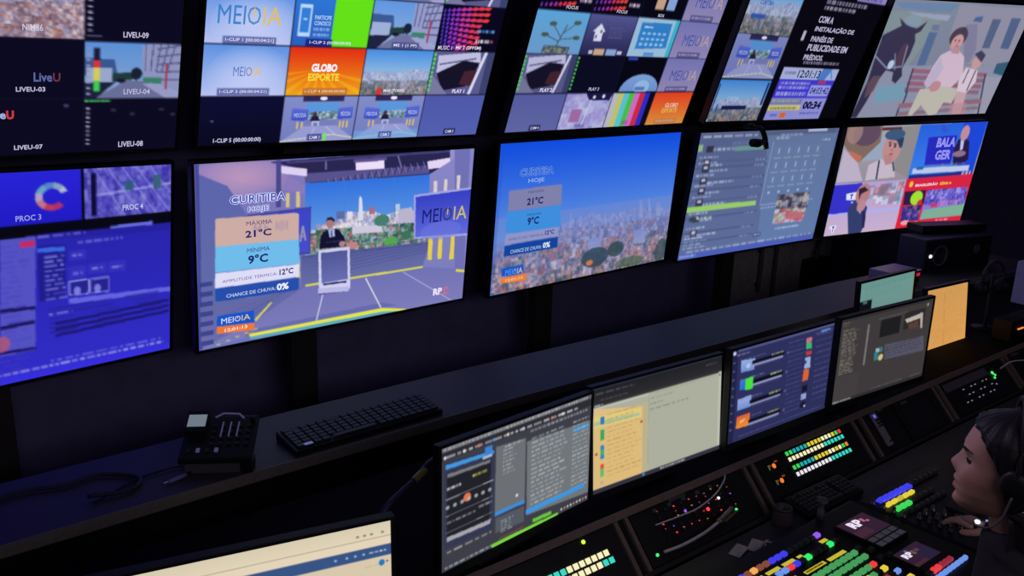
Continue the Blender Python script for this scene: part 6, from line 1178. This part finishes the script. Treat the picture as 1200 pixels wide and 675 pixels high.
# headset worn by the operator
t = thing('operator_headset', 'dark headset with pale pad and thin microphone boom, worn by the person', 'headset', tuple(hp(-.06, 0, 0)))
BAND = mat('headset_black', (22, 20, 25), .5)
HQ = [hp(-.055 - .01 * math.cos(a), .088 * math.cos(a), -.0 + .148 * math.sin(a)) for a in np.linspace(0, PI, 26)]
under(MB().tube(HQ, .006, 8).build('headband', BAND, smooth=True), t)
for sd in (1, -1):
    c = hp(-.062, sd * .078, .0)
    under(MB().lathe([(.020, -.006), (.026, 0), (.026, .008), (.021, .014), (.01, .016)], (0, 0, 0), 24, lambda x, y, z: tuple(c + FW * x + UPV * y * 1.15 + LF * sd * z)).build('ear_cup', BAND, smooth=True), t)
under(MB().tube(curve_pts([hp(-.062, .10, -.02), hp(-.05, .105, -.07), hp(-.03, .10, -.095), hp(.0, .085, -.10), hp(.018, .07, -.098)]), .0022, 8).build('microphone_boom', mat('boom_grey', (80, 74, 84), .4), smooth=True), t)
under(MB().box(-.010, .010, -.004, .004, -.022, .022, lambda x, y, z: tuple(hp(-.097, .094, .035) + FW * x + LF * y + UPV * z)).build('pale_pad', mat('pale_pad', (205, 195, 225), .5), None, .003), t)
# small lit device in the right hand
t = thing('pocket_light', 'small device with a bright blue-white light under the person\'s chin', 'light', (2.385, .725, .80), (0, 0, -.3))
MB().box(-.03, .03, -.012, .012, -.012, .0).build('casing', BLACK, t, .003)
LB = glow('blue_white_light', (200, 225, 255), 1.8)
MB().lathe([(.0005, 0), (.006, .002), (.0078, .006), (.006, .009), (.0005, .011)], (-.012, 0, .0), 16, lambda x, y, z: (x * 1.0, y, z)).build('lamp', LB, t, smooth=True)
MB().lathe([(.0005, 0), (.004, .002), (.0045, .004), (.0005, .006)], (.022, -.004, .0), 12).build('small_lamp', glow('lilac_light', (150, 150, 220), 1.), t, smooth=True)
# office chair under the person
cp = Vector((PEL.x, PEL.y, 0)); ca = math.atan2(FW.y, FW.x) - PI / 2
t = thing('office_chair', 'black swivel office chair the person sits on', 'chair', tuple(cp), (0, 0, ca))
zs = .40
MB().prism([(-.23, -.2), (.23, -.2), (.24, .2), (.2, .26), (-.2, .26), (-.24, .2)], zs - .06, zs).build('seat', CLOTH, t, .02, seg=3)
MB().box(-.2, .2, -.285, -.245, zs + .06, zs + .50, lambda x, y, z: (x, y - .12 * (z - zs) - .25 * x * x * -1, z)).build('backrest', CLOTH, t, .02, seg=3)
MB().tube([(0, -.15, zs - .05), (0, -.27, zs - .03), (0, -.29, zs + .1)], .016).build('back_support', BLACK, t, smooth=True)
MB().lathe([(.03, .09), (.03, .2), (.022, .21), (.022, zs - .06)], n=20).build('gas_column', STEEL, t, smooth=True)
for k in range(5):
    a = k * 2 * PI / 5 + .3
    l_ = MB().tube([(0, 0, .10), (.28 * math.cos(a), .28 * math.sin(a), .07)], [.02, .013]).build('leg', BLACK, t, smooth=True)
    MB().lathe([(.028, -.012), (.030, 0), (.028, .012)], (0, 0, 0), 16, lambda x, y, z: (.28 * math.cos(a) + x * math.cos(a) - z * math.sin(a), .28 * math.sin(a) + x * math.sin(a) + z * math.cos(a), .03 + y)).build('caster', BLACK, l_, smooth=True)

# ================================================================== camera and light
cam = bpy.data.cameras.new('camera'); co_ = bpy.data.objects.new('camera', cam); COL.objects.link(co_)
cam.sensor_width = 36; cam.lens = 30.0; cam.clip_start = .05
co_.matrix_world = Matrix(((.756217, .148203, -.637316, 0), (-.653633, .215766, -.725403, 0), (.030004, .965133, .260036, 2.0), (0, 0, 0, 1)))
scene.camera = co_
def area(name, loc, size, power, color, rot=(0, 0, 0)):
    l = bpy.data.lights.new(name, 'AREA'); l.shape = 'RECTANGLE'; l.size, l.size_y = size; l.energy = power; l.color = color
    o = bpy.data.objects.new(name, l); COL.objects.link(o); o.location = loc; o.rotation_euler = rot; return o
area('added_fill_top_left', (.3, .6, 2.95), (2.2, .6), 1.6, (.55, .5, 1.0))  # added bluish fill from above, not a fixture of the room
area('added_fill_top_right', (3.6, .6, 2.95), (2.2, .6), 1.3, (.75, .6, 1.0))  # second added fill overhead, for the right half of the console
area('added_fill_rear', (.8, -1.9, 2.5), (3.2, .8), 15.0, (1.0, .88, 1.0), (math.radians(62), 0, math.radians(-18)))  # added fill behind the camera, lifts rails, counter edge and wall
sp = bpy.data.lights.new('added_face_spot', 'SPOT'); sp.energy = 38; sp.color = (.85, .68, 1.0); sp.spot_size = math.radians(26); sp.spot_blend = .8; sp.shadow_soft_size = .12  # added violet spot that brightens the operator's face
so = bpy.data.objects.new('added_face_spot', sp); COL.objects.link(so); so.location = (1.15, 2.0, 2.7); so.rotation_euler = (Vector((1.78, .60, 1.2)) - so.location).to_track_quat('-Z', 'Y').to_euler()
w = bpy.data.worlds.new('world'); scene.world = w; w.use_nodes = True
w.node_tree.nodes['Background'].inputs[0].default_value = (.01, .01, .02, 1)
scene.view_settings.view_transform = 'Standard'; scene.view_settings.look = 'None'; scene.view_settings.exposure = 0; scene.view_settings.gamma = 1
scene.cycles.max_bounces = 6; scene.cycles.transparent_max_bounces = 12; scene.cycles.sample_clamp_indirect = 3
scene.cycles.use_denoising = True
bpy.context.view_layer.update()
